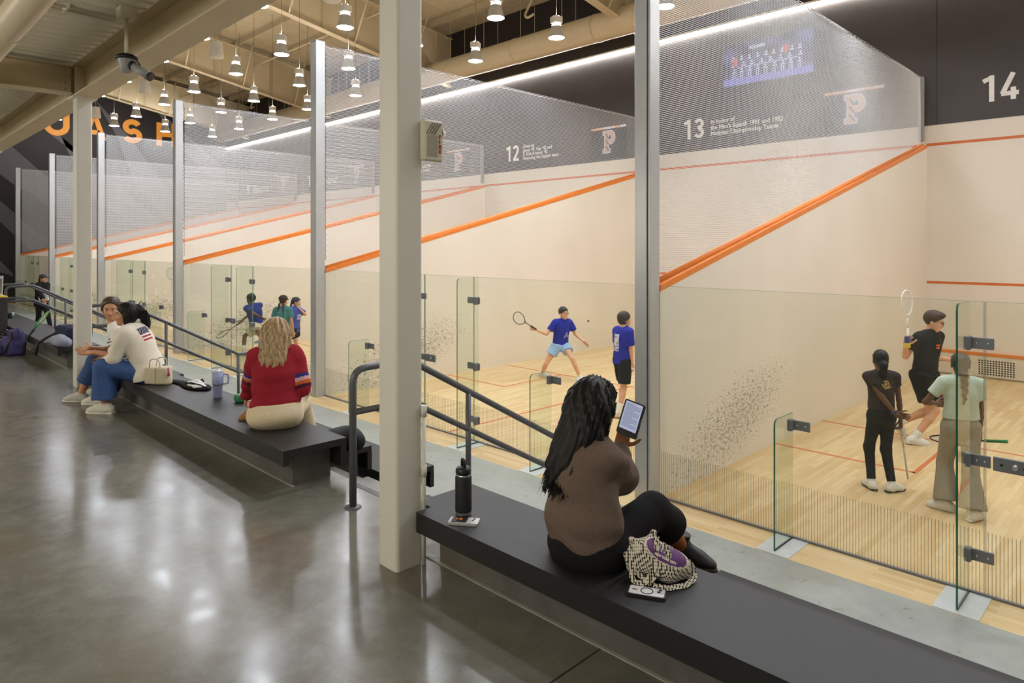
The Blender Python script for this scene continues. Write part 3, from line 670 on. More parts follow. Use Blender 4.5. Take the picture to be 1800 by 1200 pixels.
def arc(cx, cy, rx, ry, a0, a1, n=16): return [(cx + rx * math.cos(math.radians(a0 + (a1 - a0) * i / n)), cy + ry * math.sin(math.radians(a0 + (a1 - a0) * i / n))) for i in range(n + 1)]
HL, SL = 1.22, 0.27
Sarc = arc(0.46, HL - 0.39, 0.30, 0.265, 30, 255) + arc(0.46, 0.38, 0.33, 0.26, 75, -155)
letter(stroke(arc(0.47, HL - 0.40, 0.31, 0.265, 25, 262) + arc(0.47, 0.385, 0.335, 0.255, 78, -155), SL), 4.50, 'S')
letter([[(0, 0), (0.27, 0), (0.62, HL), (0.40, HL)], [(1.08, 0), (0.81, 0), (0.46, HL), (0.68, HL)], [(0.25, 0.24), (0.83, 0.24), (0.76, 0.46), (0.32, 0.46)]], 2.72, 'A')
letter(stroke([(0.135, HL), (0.135, 0.5)] + arc(0.53, 0.5, 0.395, 0.365, 180, 360) + [(0.925, 0.5), (0.925, HL)], SL), 1.16, 'U')
letter([[(0, 0), (0.27, 0), (0.27, HL), (0, HL)], [(0.75, 0), (1.02, 0), (1.02, HL), (0.75, HL)], [(0.27, 0.49), (0.75, 0.49), (0.75, 0.73), (0.27, 0.73)]], 6.12, 'H')
letter(stroke(arc(0.62, 0.61, 0.48, 0.475, 0, 360, 28), SL) + [[(0.62, 0.36), (0.80, 0.46), (1.18, 0.0), (0.95, -0.05)]], -0.75, 'Q')
letter(stroke(arc(0.47, HL - 0.40, 0.31, 0.265, 25, 262) + arc(0.47, 0.385, 0.335, 0.255, 78, -155), SL), -2.1, 'S')
# ================================================================== high-bay lamps and pendant loudspeakers
def make_lamp():
    t = thing('pendant_lamp', '', 'ceiling lamp')
    MB().bbox(-0.10, 0.10, -0.10, 0.10, 0.315, 0.46, 0.012).build('ballast_box', LAMPW, t)
    b = MB()
    for s in (-1, 1): b.box(s * 0.085 - 0.008, s * 0.085 + 0.008, -0.01, 0.01, 0.20, 0.32)
    b.build('yoke', LAMPW, t)
    MB().lathe([(0.07, 0.285), (0.098, 0.28), (0.104, 0.265), (0.104, 0.255), (0.08, 0.25)], n=24).build('neck_ring', RING_E, t)
    MB().lathe([(0.095, 0.25), (0.112, 0.245), (0.150, 0.08), (0.172, 0.02), (0.176, 0.0), (0.168, 0.0), (0.145, 0.08), (0.106, 0.24)], n=28).build('bell_reflector', mat('bell_shell', (205, 203, 198), 0.3, metal=0.25), t)
    MB().lathe([(0.0, 0.012), (0.165, 0.012)], n=28).build('diffuser', LAMP_E, t)
    MB().lathe([(0.0, 0.463), (0.085, 0.463)], n=20).build('added_uplight_disc', UP_E, t)  # glowing disc added out of sight on the housing to brighten the roof
    return t
LX = [-3.17, -5.87, -8.47, -11.26, -13.8, -16.7, -19.2, -22.0, -24.6]
LY = [-0.29, 1.53, 3.31, 5.11]
ORD = ['first', 'second', 'third', 'fourth', 'fifth', 'sixth', 'seventh', 'eighth', 'ninth', 'tenth', 'eleventh', 'twelfth']
ROWN = ['in the row nearest the columns', 'in the second row from the columns', 'in the third row from the columns', 'in the row nearest the front wall']
lamp0 = None; wire = {}
XS = [4.9, 2.2, -0.5] + LX
for j, y in enumerate(LY):
    for i, x in enumerate(XS):
        if lamp0 is None: lamp0 = t = make_lamp()
        else: t = dup(lamp0)
        t.location = (x, y, 7.0); t.rotation_euler = (0, 0, 0.78 + 0.3 * ((i * 7 + j * 3) % 5))
        t['label'] = 'white high bay lamp, %s from the right %s' % (ORD[i], ROWN[j]); t['group'] = 'high bay lamps over the courts'
        zt = RZ(y) - 7.0
        if (j) not in wire: wire[j] = MB().tube([(0, 0, 0.45), (0, 0, zt - 0.005)], 0.0045, 5)
        if True:
            me = bpy.data.meshes.get('wire_mesh_%d' % j)
            if me is None:
                w = wire[j].build('suspension_wire', mat('dull_wire', (52, 46, 38), 0.7), t); w.data.name = 'wire_mesh_%d' % j
            else:
                for c in kids(t):
                    if c.name.startswith('suspension_wire'): bpy.data.objects.remove(c)
                w = bpy.data.objects.new('suspension_wire', me); link(w, t)
for i, (x, y) in enumerate(((-12.58, 0.55), (-17.87, 0.58), (-23.25, 0.6), (-7.3, 0.55))):
    t = thing('pendant_speaker', 'white cone shaped pendant loudspeaker between the lamps, ' + ('second', 'third', 'fourth', 'first')[i] + ' from the right', 'speaker', (x, y, 7.0), group='pendant speakers')
    MB().lathe([(0, 0.0), (0.155, 0.0), (0.165, 0.02), (0.13, 0.36), (0.10, 0.38), (0, 0.385)], n=26).build('cone', LAMPW, t)
    MB().tube([(0, 0, 0.38), (0, 0, RZ(y) - 7.005)], 0.006, 5).build('suspension_wire', BEIGE, t)
# ================================================================== camera, lights, world
cd = bpy.data.cameras.new('camera'); cam = bpy.data.objects.new('camera', cd); link(cam)
cam.location = tuple(CAM); cam.rotation_euler = (math.pi / 2, 0, math.radians(45)); cd.sensor_width = 36; cd.lens = F / 1800 * 36; cd.shift_y = (HZ - 600) / 1800; cd.clip_start = 0.05
bpy.context.scene.camera = cam
def area(name, loc, size, power, col, rot=(0, 0, 0), sy=None):
    ld = bpy.data.lights.new(name, 'AREA'); ld.energy = power; ld.color = col; ld.size = size
    if sy: ld.shape = 'RECTANGLE'; ld.size_y = sy
    o = bpy.data.objects.new(name, ld); link(o); o.location = loc; o.rotation_euler = rot; return o
area('lobby_light', (1.5, -9.5, 4.6), 3.0, 110, (1, 0.95, 0.86), sy=2.0)
area('lobby_light', (-7, -9.5, 4.6), 3.0, 110, (1, 0.95, 0.86), sy=2.0)
area('lobby_light', (-17, -9.5, 4.6), 3.0, 110, (1, 0.95, 0.86), sy=2.0)
area('added_end_wall_fill', (-30.2, 3.5, 8.2), 0.5, 95, (1, 0.96, 0.9), (0, math.radians(80), 0), sy=6.0)  # unseen fill lamp added to brighten the letters on the end wall
for x in (2, -7, -16): area('added_soffit_fill', (x, -11.5, 3.1), 2.5, 190, (1, 0.96, 0.88), (math.pi - 0.35, 0, 0), sy=2.0)  # invented upward fill lamps behind the camera, added to lift the dark soffit
wd = bpy.data.worlds.new('world'); bpy.context.scene.world = wd; wd.use_nodes = True
bg = wd.node_tree.nodes['Background']; bg.inputs[0].default_value = (0.9, 0.86, 0.78, 1); bg.inputs[1].default_value = 0.30
sc = bpy.context.scene
sc.view_settings.view_transform = 'Standard'; sc.view_settings.look = 'None'; sc.view_settings.exposure = 0.72
sc.cycles.transparent_max_bounces = 32; sc.cycles.max_bounces = 8; sc.cycles.diffuse_bounces = 4; sc.cycles.glossy_bounces = 3
sc.cycles.sample_clamp_indirect = 6.0; sc.cycles.caustics_reflective = False; sc.cycles.caustics_refractive = False
# ================================================================== smooth blended solids (for bodies, clothes, bags) turned into single surfaces
A = lambda *p: np.array(p, float)
def nrm(v): v = np.array(v, float); return v / (np.linalg.norm(v) + 1e-12)
class Pr:
    """one blended piece: f(points)->distance, a bounding sphere, blend radius, optional cutting planes (point, outward normal)"""
    def __init__(s, f, c, r, k=0.02, cut=None, op='u'): s.f, s.c, s.r, s.k, s.cut, s.op = f, A(*c), r, k, cut or [], op
    def ev(s, q):
        d = s.f(q)
        for p, n in s.cut: d = np.maximum(d, (q - p) @ n)
        return d
def cone(a, b, ra, rb=None, k=0.02, cut=None, op='u'):
    a, b = A(*a), A(*b); rb = ra if rb is None else rb; ba = b - a; l2 = float(ba @ ba) + 1e-12
    def f(q):
        h = np.clip(((q - a) @ ba) / l2, 0, 1); return np.linalg.norm(q - a - h[:, None] * ba, axis=1) - (ra + (rb - ra) * h)
    return Pr(f, (a + b) / 2, math.sqrt(l2) / 2 + max(ra, rb), k, cut, op)
def flat(a, b, ra, rb, side, ratio, k=0.02, cut=None):
    """tapered piece with a flattened section: 'side' is the wide direction, ratio the thickness across it"""
    a, b = A(*a), A(*b); ba = b - a; l2 = float(ba @ ba) + 1e-12; d = nrm(ba); sd = nrm(A(*side) - d * float(A(*side) @ d)); th = np.cross(d, sd)
    def f(q):
        h = np.clip(((q - a) @ ba) / l2, 0, 1); w = q - a - h[:, None] * ba
        x, y, z = w @ sd, (w @ th) / ratio, w @ d; r = ra + (rb - ra) * h
        return (np.sqrt(x * x + y * y + z * z) - r) * (0.5 + 0.5 * ratio)
    return Pr(f, (a + b) / 2, math.sqrt(l2) / 2 + max(ra, rb), k, cut)
def ell(c, R, ax=None, k=0.03, cut=None, op='u'):
    c = A(*c); R = A(*R); M = np.eye(3) if ax is None else np.array([nrm(v) for v in ax])
    def f(q):
        p = (q - c) @ M.T; k0 = np.linalg.norm(p / R, axis=1); k1 = np.linalg.norm(p / (R * R), axis=1) + 1e-9
        return np.where(k0 < 0.05, -R.min(), k0 * (k0 - 1) / k1)
    return Pr(f, c, R.max(), k, cut, op)
def rbox(c, R, ax=None, r=0.01, k=0.02, cut=None, op='u'):
    c = A(*c); R = A(*R); M = np.eye(3) if ax is None else np.array([nrm(v) for v in ax])
    def f(q):
        p = np.abs((q - c) @ M.T) - (R - r); return np.linalg.norm(np.maximum(p, 0), axis=1) + np.minimum(p.max(axis=1), 0) - r
    return Pr(f, c, np.linalg.norm(R), k, cut, op)
def path(pts, rr, k=0.02, **kw):
    rr = rr if hasattr(rr, '__len__') else [rr] * len(pts)
    return [cone(pts[i], pts[i + 1], rr[i], rr[i + 1], k, **kw) for i in range(len(pts) - 1)]
def surface(prims, vox, disp=None, smooth=1, pad=3):
    lo = np.min([p.c - p.r for p in prims if p.op == 'u'], axis=0) - pad * vox; hi = np.max([p.c + p.r for p in prims if p.op == 'u'], axis=0) + pad * vox
    n = np.ceil((hi - lo) / vox).astype(int) + 1; G = np.full(n, 0.5)
    for p in prims:
        m = p.r + p.k + 2.5 * vox
        i0 = np.maximum(np.floor((p.c - m - lo) / vox).astype(int), 0); i1 = np.minimum(np.ceil((p.c + m - lo) / vox).astype(int) + 1, n)
        if (i1 <= i0).any(): continue
        ax = [lo[j] + vox * np.arange(i0[j], i1[j]) for j in range(3)]
        q = np.stack(np.meshgrid(*ax, indexing='ij'), -1).reshape(-1, 3); d = p.ev(q).reshape(i1 - i0)
        sl = tuple(slice(i0[j], i1[j]) for j in range(3)); g = G[sl]
        if p.op == 's':
            d = -d; h = np.maximum(p.k - np.abs(g - d), 0) / max(p.k, 1e-9); G[sl] = np.maximum(g, d) + h * h * p.k / 4
        else:
            h = np.maximum(p.k - np.abs(g - d), 0) / max(p.k, 1e-9); G[sl] = np.minimum(g, d) - h * h * p.k / 4
    if disp is not None:
        near = np.abs(G) < 4 * vox; idx = np.argwhere(near); G[near] += disp(lo + vox * idx)
    ins = G < 0; nx, ny, nz = n
    s = np.zeros((nx - 1, ny - 1, nz - 1), int)
    for dx in (0, 1):
        for dy in (0, 1):
            for dz in (0, 1): s += ins[dx:nx - 1 + dx, dy:ny - 1 + dy, dz:nz - 1 + dz]
    act = (s > 0) & (s < 8); cells = np.argwhere(act); idm = -np.ones(act.shape, int); idm[act] = np.arange(len(cells))
    acc = np.zeros((len(cells), 3)); cnt = np.zeros(len(cells)); cor = [(a, b, c) for a in (0, 1) for b in (0, 1) for c in (0, 1)]
    for a in cor:
        for ax in range(3):
            if a[ax]: continue
            b = list(a); b[ax] = 1
            va = G[cells[:, 0] + a[0], cells[:, 1] + a[1], cells[:, 2] + a[2]]; vb = G[cells[:, 0] + b[0], cells[:, 1] + b[1], cells[:, 2] + b[2]]
            m = (va < 0) != (vb < 0); t = np.zeros(len(va)); t[m] = va[m] / (va[m] - vb[m]); p = np.repeat(A(*a)[None], len(cells), 0); p[:, ax] += t; acc[m] += p[m]; cnt[m] += 1
    V = lo + vox * (cells + acc / cnt[:, None]); Fs = []
    for ax in range(3):
        o = [i for i in range(3) if i != ax]; sl0 = [slice(None)] * 3; sl1 = [slice(None)] * 3; sl0[ax] = slice(0, -1); sl1[ax] = slice(1, None)
        e = np.argwhere(ins[tuple(sl0)] != ins[tuple(sl1)])
        e = e[(e[:, o[0]] > 0) & (e[:, o[1]] > 0) & (e[:, o[0]] < n[o[0]] - 1) & (e[:, o[1]] < n[o[1]] - 1)]
        q = []
        for da, db in ((1, 1), (0, 1), (0, 0), (1, 0)):
            c = e.copy(); c[:, o[0]] -= da; c[:, o[1]] -= db; q.append(idm[c[:, 0], c[:, 1], c[:, 2]])
        q = np.stack(q, 1); flip = ins[e[:, 0], e[:, 1], e[:, 2]]
        if ax == 1: flip = ~flip
        q[~flip] = q[~flip][:, ::-1]; Fs.append(q)
    Fq = np.concatenate(Fs); Fq = Fq[(Fq >= 0).all(1)]
    for _ in range(smooth):
        S = np.zeros_like(V); C = np.zeros(len(V))
        for i in range(4):
            a, b = Fq[:, i], Fq[:, (i + 1) % 4]; np.add.at(S, a, V[b]); np.add.at(C, a, 1); np.add.at(S, b, V[a]); np.add.at(C, b, 1)
        V = 0.5 * V + 0.5 * S / np.maximum(C, 1)[:, None]
    return V, Fq
def sdf_obj(name, prims, vox, m, parent=None, disp=None, smooth=1, paint=None, extra=None):
    """prims: list, or list of (list, voxel) groups joined in one mesh; paint(centres)->material index"""
    groups = prims if isinstance(prims[0], tuple) else [(prims, vox)]
    Vs, Fs, b = [], [], 0
    for g, vx in groups:
        V, Fq = surface(g, vx, disp, smooth); Vs.append(V); Fs.append(Fq + b); b += len(V)
    V = np.concatenate(Vs); Fq = np.concatenate(Fs)
    me = bpy.data.meshes.new(name); me.vertices.add(len(V)); me.vertices.foreach_set('co', V.astype(np.float32).ravel())
    me.loops.add(len(Fq) * 4); me.loops.foreach_set('vertex_index', Fq.ravel().astype(np.int32)); me.polygons.add(len(Fq))
    me.polygons.foreach_set('loop_start', np.arange(0, len(Fq) * 4, 4, dtype=np.int32)); me.polygons.foreach_set('loop_total', np.full(len(Fq), 4, np.int32))
    me.polygons.foreach_set('use_smooth', np.ones(len(Fq), bool))
    for q in (m if isinstance(m, (list, tuple)) else [m]): me.materials.append(q)
    if paint is not None: me.polygons.foreach_set('material_index', paint(V[Fq].mean(1)).astype(np.int32))
    me.update(calc_edges=True); me.validate()
    o = bpy.data.objects.new(name, me); link(o, parent); return o
def ripple(amp, freq, seed=0, dirs=None):
    rs = np.random.RandomState(seed); D = rs.normal(size=(7, 3)); D /= np.linalg.norm(D, axis=1)[:, None]
    if dirs is not None: D = D * A(*dirs)
    ph = rs.uniform(0, 6.28, 7); fr = freq * rs.uniform(0.6, 1.7, 7)
    return lambda q: amp * np.mean([np.sin(fr[i] * (q @ D[i]) + ph[i]) for i in range(7)], axis=0) * 2.0
# ================================================================== people
UP = A(0, 0, 1)
def ik(a, t, l1, l2, pole):
    a, t = A(*a), A(*t); d = t - a; D = np.linalg.norm(d); m = (l1 + l2) * 0.999
    if D > m: t = a + d * (m / D); d = t - a; D = m
    d = d / D; x = (l1 * l1 - l2 * l2 + D * D) / (2 * D); h = math.sqrt(max(l1 * l1 - x * x, 0)); p = A(*pole); p = nrm(p - d * float(p @ d)); return a + d * x + p * h, t
def rot(v, axis, deg):
    axis = nrm(axis); t = math.radians(deg); v = A(*v); return v * math.cos(t) + np.cross(axis, v) * math.sin(t) + axis * float(axis @ v) * (1 - math.cos(t))
def skeleton(H, pelvis, face, lean=0, up_lean=None, side=0, twist=0, head=None, headup=0, nod=0, hands=None, elbows=None, feet=None, knees=None, footdir=None, hipw=0.085, shw=0.165, shdrop=0.0):
    """pelvis: world point; face: heading in degrees (0=+X, 90=+Y). hands/feet/elbows/knees in world or None for hanging/standing"""
    s = H / 1.70; f0 = A(math.cos(math.radians(face)), math.sin(math.radians(face)), 0); r0 = A(f0[1], -f0[0], 0)
    P_ = A(*pelvis); up_lean = lean if up_lean is None else up_lean
    u1 = rot(rot(UP, r0, -lean), f0, side); u2 = rot(rot(UP, r0, -up_lean), f0, side)
    chest = P_ + u1 * 0.19 * s + u2 * 0.13 * s; neck = chest + u2 * 0.20 * s
    fs = rot(f0, UP, twist); rs = nrm(np.cross(fs, u2)); fc = nrm(np.cross(u2, rs))
    hd = face + (head if head is not None else twist); hf = A(math.cos(math.radians(hd)), math.sin(math.radians(hd)), 0); hr = A(hf[1], -hf[0], 0)
    hf = rot(hf, hr, -nod) ; hu = nrm(np.cross(hr, hf)); hu = hu if hu[2] > 0 else -hu
    J = dict(H=H, s=s, pelvis=P_, chest=chest, neck=neck, f=f0, r=r0, u1=u1, u2=u2, cf=fc, cr=rs, hf=hf, hr=hr, hu=hu)
    J['head'] = neck + (0.35 * u2 + 0.65 * hu) * 0.135 * s + hf * 0.018 * s
    for sg, n in ((1, 'R'), (-1, 'L')):
        sh = chest + u2 * (0.137 - shdrop) * s + rs * sg * shw * s; J['sh' + n] = sh
        t = (hands or {}).get(n); t = sh + A(0, 0, -0.50 * s) + rs * sg * 0.06 * s + fc * 0.05 * s if t is None else A(*t)
        pole = (elbows or {}).get(n); pole = (-fc + rs * sg * 0.5 if pole is None else A(*pole))
        J['el' + n], J['wr' + n] = ik(sh, t, 0.275 * s, 0.245 * s, pole)
        hip = P_ + r0 * sg * hipw * s - u1 * 0.02 * s; J['hip' + n] = hip
        t = (feet or {}).get(n); t = A(hip[0], hip[1], 0) + A(0, 0, 0.075 * s) + r0 * sg * 0.02 * s if t is None else A(*t)
        pole = (knees or {}).get(n); pole = f0 if pole is None else A(*pole)
        J['kn' + n], J['an' + n] = ik(hip, t, 0.425 * s, 0.415 * s, pole)
        fd = (footdir or {}).get(n); J['ft' + n] = nrm(f0 + r0 * sg * 0.15) if fd is None else nrm(fd)
    return J
def hand_prims(w, d, palm, s=1.0, curl=25, spread=6, thumb=40, curls=None, right=True):
    """hand starting at wrist w along d; palm = direction the palm faces; right hand thumb on the side d x palm"""
    d = nrm(d); pn = nrm(A(*palm) - d * float(A(*palm) @ d)); sd = np.cross(d, pn) * (1 if right else -1)     # sd points to the thumb side
    sd = nrm(sd); pc = A(*w) + d * 0.05 * s; out = [rbox(pc, (0.046 * s, 0.038 * s, 0.0125 * s), (d, sd, pn), 0.011 * s, 0.012), cone(w, A(*w) + d * 0.03 * s, 0.023 * s, 0.022 * s, 0.012)]
    L0 = [0.072, 0.080, 0.074, 0.058]
    for i in range(4):
        base = A(*w) + d * (0.088 + (0.004 if i in (1, 2) else -0.002)) * s + sd * (0.027 - 0.018 * i) * s; fd = rot(d, pn, (spread * (1.5 - i)) * (-1 if right else 1)); c = curls[i] if curls else curl; p = base; rr = 0.0088 * s
        for j, fr in enumerate((0.45, 0.31, 0.24)):
            fd = rot(fd, np.cross(fd, pn), c * (0.8 if j == 0 else 1.0)); q = p + fd * L0[i] * fr * s; out.append(cone(p, q, rr, rr * 0.93, 0.004)); p = q; rr *= 0.93
    tb = A(*w) + d * 0.025 * s + sd * 0.028 * s; td = nrm(d * math.cos(math.radians(thumb)) + sd * math.sin(math.radians(thumb)) + pn * 0.35)
    p1 = tb + td * 0.042 * s; p2 = p1 + nrm(td + d * 0.5 + pn * 0.25) * 0.030 * s; p3 = p2 + nrm(td + d * 0.8 + pn * 0.2) * 0.024 * s
    out += [cone(tb, p1, 0.0145 * s, 0.0105 * s, 0.008), cone(p1, p2, 0.0105 * s, 0.0095 * s, 0.003), cone(p2, p3, 0.0095 * s, 0.008 * s, 0.003)]
    return out
def head_prims(J, hs=1.0):
    s = J['s'] * hs; c, f, r, u = J['head'], J['hf'], J['hr'], J['hu']; ax = (r, f, u); at = lambda a, b, d_: c + (r * a + f * b + u * d_) * s
    out = [ell(at(0, -0.010, 0.030), (0.074 * s, 0.094 * s, 0.088 * s), ax, 0.03), ell(at(0, 0.024, -0.035), (0.060 * s, 0.068 * s, 0.084 * s), ax, 0.03),
           ell(at(0, 0.055, -0.096), (0.026 * s, 0.026 * s, 0.020 * s), ax, 0.03), cone(at(-0.03, 0.078, 0.022), at(0.03, 0.078, 0.022), 0.011 * s, k=0.012),
           cone(at(0, 0.088, 0.004), at(0, 0.101, -0.032), 0.008 * s, 0.0125 * s, 0.010), cone(at(-0.010, 0.092, -0.036), at(0.010, 0.092, -0.036), 0.009 * s, k=0.006)]
    for q in (-1, 1):
        out += [ell(at(0.075 * q, -0.008, -0.012), (0.010 * s, 0.020 * s, 0.031 * s), ax, 0.006), ell(at(0.036 * q, 0.062, -0.030), (0.022 * s, 0.020 * s, 0.022 * s), ax, 0.02), ell(at(0.031 * q, 0.094, 0.002), (0.017 * s, 0.012 * s, 0.010 * s), ax, 0.010, op='s')]
    out += [cone(at(-0.016, 0.083, -0.060), at(0.016, 0.083, -0.060), 0.0085 * s, k=0.006)]
    return out
def body_prims(J, g=1.0, female=False):
    s, f, r, u = J['s'], J['cf'], J['cr'], J['u2']; P_, ch = J['pelvis'], J['chest']; gg = s * g; ax = (r, f, u); ax0 = (J['r'], np.cross(J['u1'], J['r']), J['u1'])
    wv = (P_ + ch) / 2; hipf = 1.10 if female else 1.0; shf = 0.92 if female else 1.0
    out = [ell(P_, (0.155 * gg * hipf, 0.112 * gg, 0.125 * gg), ax0, 0.06), ell(wv, (0.122 * gg * (0.95 if female else 1), 0.092 * gg, 0.17 * s), (r, f, nrm(ch - P_)), 0.06),
           ell(ch + u * 0.02 * s, (0.150 * gg * shf, 0.105 * gg, 0.185 * s), ax, 0.06), cone(J['shL'] * 0.85 + J['shR'] * 0.15, J['shR'] * 0.85 + J['shL'] * 0.15, 0.050 * gg, k=0.05),
           cone(J['neck'] - u * 0.05 * s, J['head'] - J['hu'] * 0.05 * s - J['hf'] * 0.015 * s, 0.056 * gg, 0.048 * gg, 0.03)]
    for n in 'LR': out.append(cone(J['neck'] - u * 0.005 * s, J['sh' + n] * 0.72 + J['neck'] * 0.28 + u * 0.004 * s, 0.045 * gg, 0.040 * gg, 0.04))
    for n in 'LR':
        sh, el, wr, hp, kn, an = (J[q + n] for q in ('sh', 'el', 'wr', 'hip', 'kn', 'an')); m = el + (wr - el) * 0.3; cm = kn + (an - kn) * 0.32
        cb = nrm(np.cross(np.cross(kn - hp, an - kn) + 1e-6, an - kn)); back = -J['f'] * 0.02 * s
        out += [cone(sh, el, 0.047 * gg, 0.036 * gg, 0.03), cone(el, m, 0.036 * gg, 0.036 * gg, 0.015), cone(m, wr, 0.036 * gg, 0.025 * gg, 0.015),
                cone(hp, hp + (kn - hp) * 0.5, 0.080 * gg, 0.070 * gg, 0.05), cone(hp + (kn - hp) * 0.5, kn, 0.068 * gg, 0.050 * gg, 0.03), cone(kn, cm, 0.048 * gg, 0.053 * gg, 0.02), cone(cm, an, 0.053 * gg, 0.034 * gg, 0.02),
                cone(an, an + J['ft' + n] * 0.10 * s - UP * 0.035 * s, 0.034 * gg, 0.026 * gg, 0.02)]
    return out
def make_body(t, J, skin, g=1.0, female=False, hs=1.0, hands=None, vox=0.011, hv=0.0055, fv=0.0055):
    s = J['s']; groups = [(body_prims(J, g, female), vox), (head_prims(J, hs) + [cone(J['neck'] - J['u2'] * 0.02 * s, J['head'] - J['hu'] * 0.05 * s - J['hf'] * 0.015 * s, 0.054 * s * g, 0.048 * s * g, 0.02)], hv)]
    for n in 'LR':
        h = dict((hands or {}).get(n, {})); d = h.pop('d', None); pl = h.pop('palm', None); fd = nrm(J['wr' + n] - J['el' + n])
        d = fd if d is None else A(*d); pl = (-J['cr'] if n == 'R' else J['cr']) if pl is None else A(*pl)
        groups.append((hand_prims(J['wr' + n], d, pl, s, right=(n == 'R'), **h) + [cone(J['wr' + n] - fd * 0.05 * s, J['wr' + n], 0.0275 * s * g, 0.024 * s * g, 0.01)], fv))
    return sdf_obj('body', groups, vox, skin, t)
def face_parts(t, J, hs=1.0, glasses=None, brow=None, lips=None, eyes=True):
    s = J['s'] * hs; c, f, r, u = J['head'], J['hf'], J['hr'], J['hu']; at = lambda a, b, d_: c + (r * a + f * b + u * d_) * s
    if eyes:
        for q in (-1, 1):
            b = MB(); o = at(0.031 * q, 0.0775, 0.002); n = 10; vs, fs, mi = [], [], []
            x, y, z = r, u, f
            prof = [(0.0, 0.0118), (0.0062, 0.0104), (0.0092, 0.0075), (0.0115, 0.0)]
            for i, (rr, hh) in enumerate(prof):
                for k in range(n): a = 2 * math.pi * k / n; vs.append(o + (x * math.cos(a) * rr + y * math.sin(a) * rr * 0.72 + z * hh) * s)
            for i in range(len(prof) - 1):
                b2 = [(i * n + k, i * n + (k + 1) % n, (i + 1) * n + (k + 1) % n, (i + 1) * n + k) for k in range(n)]; fs += b2; mi += [1 if i == 0 else 0] * n
            b.add(vs, fs); b.mi = mi; b.sm = [True] * len(fs); b.build('eye', [mat('eye_white', (150, 140, 132), 0.4), mat('eye_iris', (30, 22, 18), 0.2)], t)
    if brow:
        for q in (-1, 1): MB().tube([at(0.016 * q, 0.092, 0.020), at(0.034 * q, 0.088, 0.027), at(0.050 * q, 0.074, 0.021)], [0.0028 * s, 0.0036 * s, 0.002 * s], 6).build('eyebrow', brow, t)
    if lips: MB().tube([at(-0.024, 0.0825, -0.060), at(-0.008, 0.0915, -0.0575), at(0.008, 0.0915, -0.0575), at(0.024, 0.0825, -0.060)], [0.002 * s, 0.0056 * s, 0.0056 * s, 0.002 * s], 6).build('lips', lips, t)
    if glasses:
        b = MB()
        for q in (-1, 1):
            b.tube([at(0.032 * q + 0.024 * math.cos(a), 0.103 - 0.004 * abs(math.cos(a)), 0.002 + 0.017 * math.sin(a)) for a in np.linspace(0, 6.2832, 15)[:-1]], 0.0022 * s, 6, close=True)
            b.tube([at(0.056 * q, 0.099, 0.006), at(0.080 * q, 0.06, 0.006), at(0.082 * q, -0.01, 0.004)], 0.002 * s, 6)
        b.tube([at(-0.010, 0.104, 0.004), at(0.010, 0.104, 0.004)], 0.002 * s, 6); b.build('eyeglasses', glasses, t)
def shoes(t, J, upper, sole=None, H=None, boot=0.0, sock=None, which='LR', k=1.0, vox=0.0065):
    s = J['s'] * k
    for n in which:
        an, fd = J['an' + n], J['ft' + n]; kn = J['kn' + n]; sd = nrm(np.cross(fd, UP)); up = nrm(np.cross(sd, fd)); o = an - up * 0.075 * s
        at = lambda a, b, c: o + (fd * a + sd * b + up * c) * s
        pr = [flat(at(-0.045, 0, 0.045), at(0.10, 0, 0.035), 0.043 * s, 0.047 * s, sd, 0.95, 0.02), ell(at(0.13, 0, 0.033), (0.065 * s, 0.045 * s, 0.030 * s), (fd, sd, up), 0.03), cone(at(-0.02, 0, 0.05), at(-0.005, 0, 0.095 + boot), 0.044 * s, 0.043 * s, 0.025, cut=[(at(0, 0, 0.098 + boot), up)]), cone(at(0.0, 0, 0.08), at(0.09, 0, 0.05), 0.036 * s, 0.034 * s, 0.02)]
        for q in pr: q.cut = q.cut + [(at(0, 0, 0.012), -up)]
        sh = sdf_obj('shoe' if not boot else 'boot', pr, vox, upper, t)
        so = [rbox(at(-0.02, 0, 0.012), (0.07 * s, 0.040 * s, 0.013 * s), (fd, sd, up), 0.012 * s, 0.02), ell(at(0.10, 0, 0.012), (0.105 * s, 0.050 * s, 0.03 * s), (fd, sd, up), 0.02, cut=[(at(0, 0, 0.024), up), (at(0, 0, 0.0), -up)])]
        sdf_obj('sole', so, vox, sole or upper, sh)
        if sock:
            d = nrm(kn - an); sdf_obj('sock', [cone(an - d * 0.02, an + d * sock * s, 0.041 * s, 0.045 * s, 0.01, cut=[(an + d * sock * s, d)])], vox, mat('white_sock', (228, 228, 222), 0.8), t)
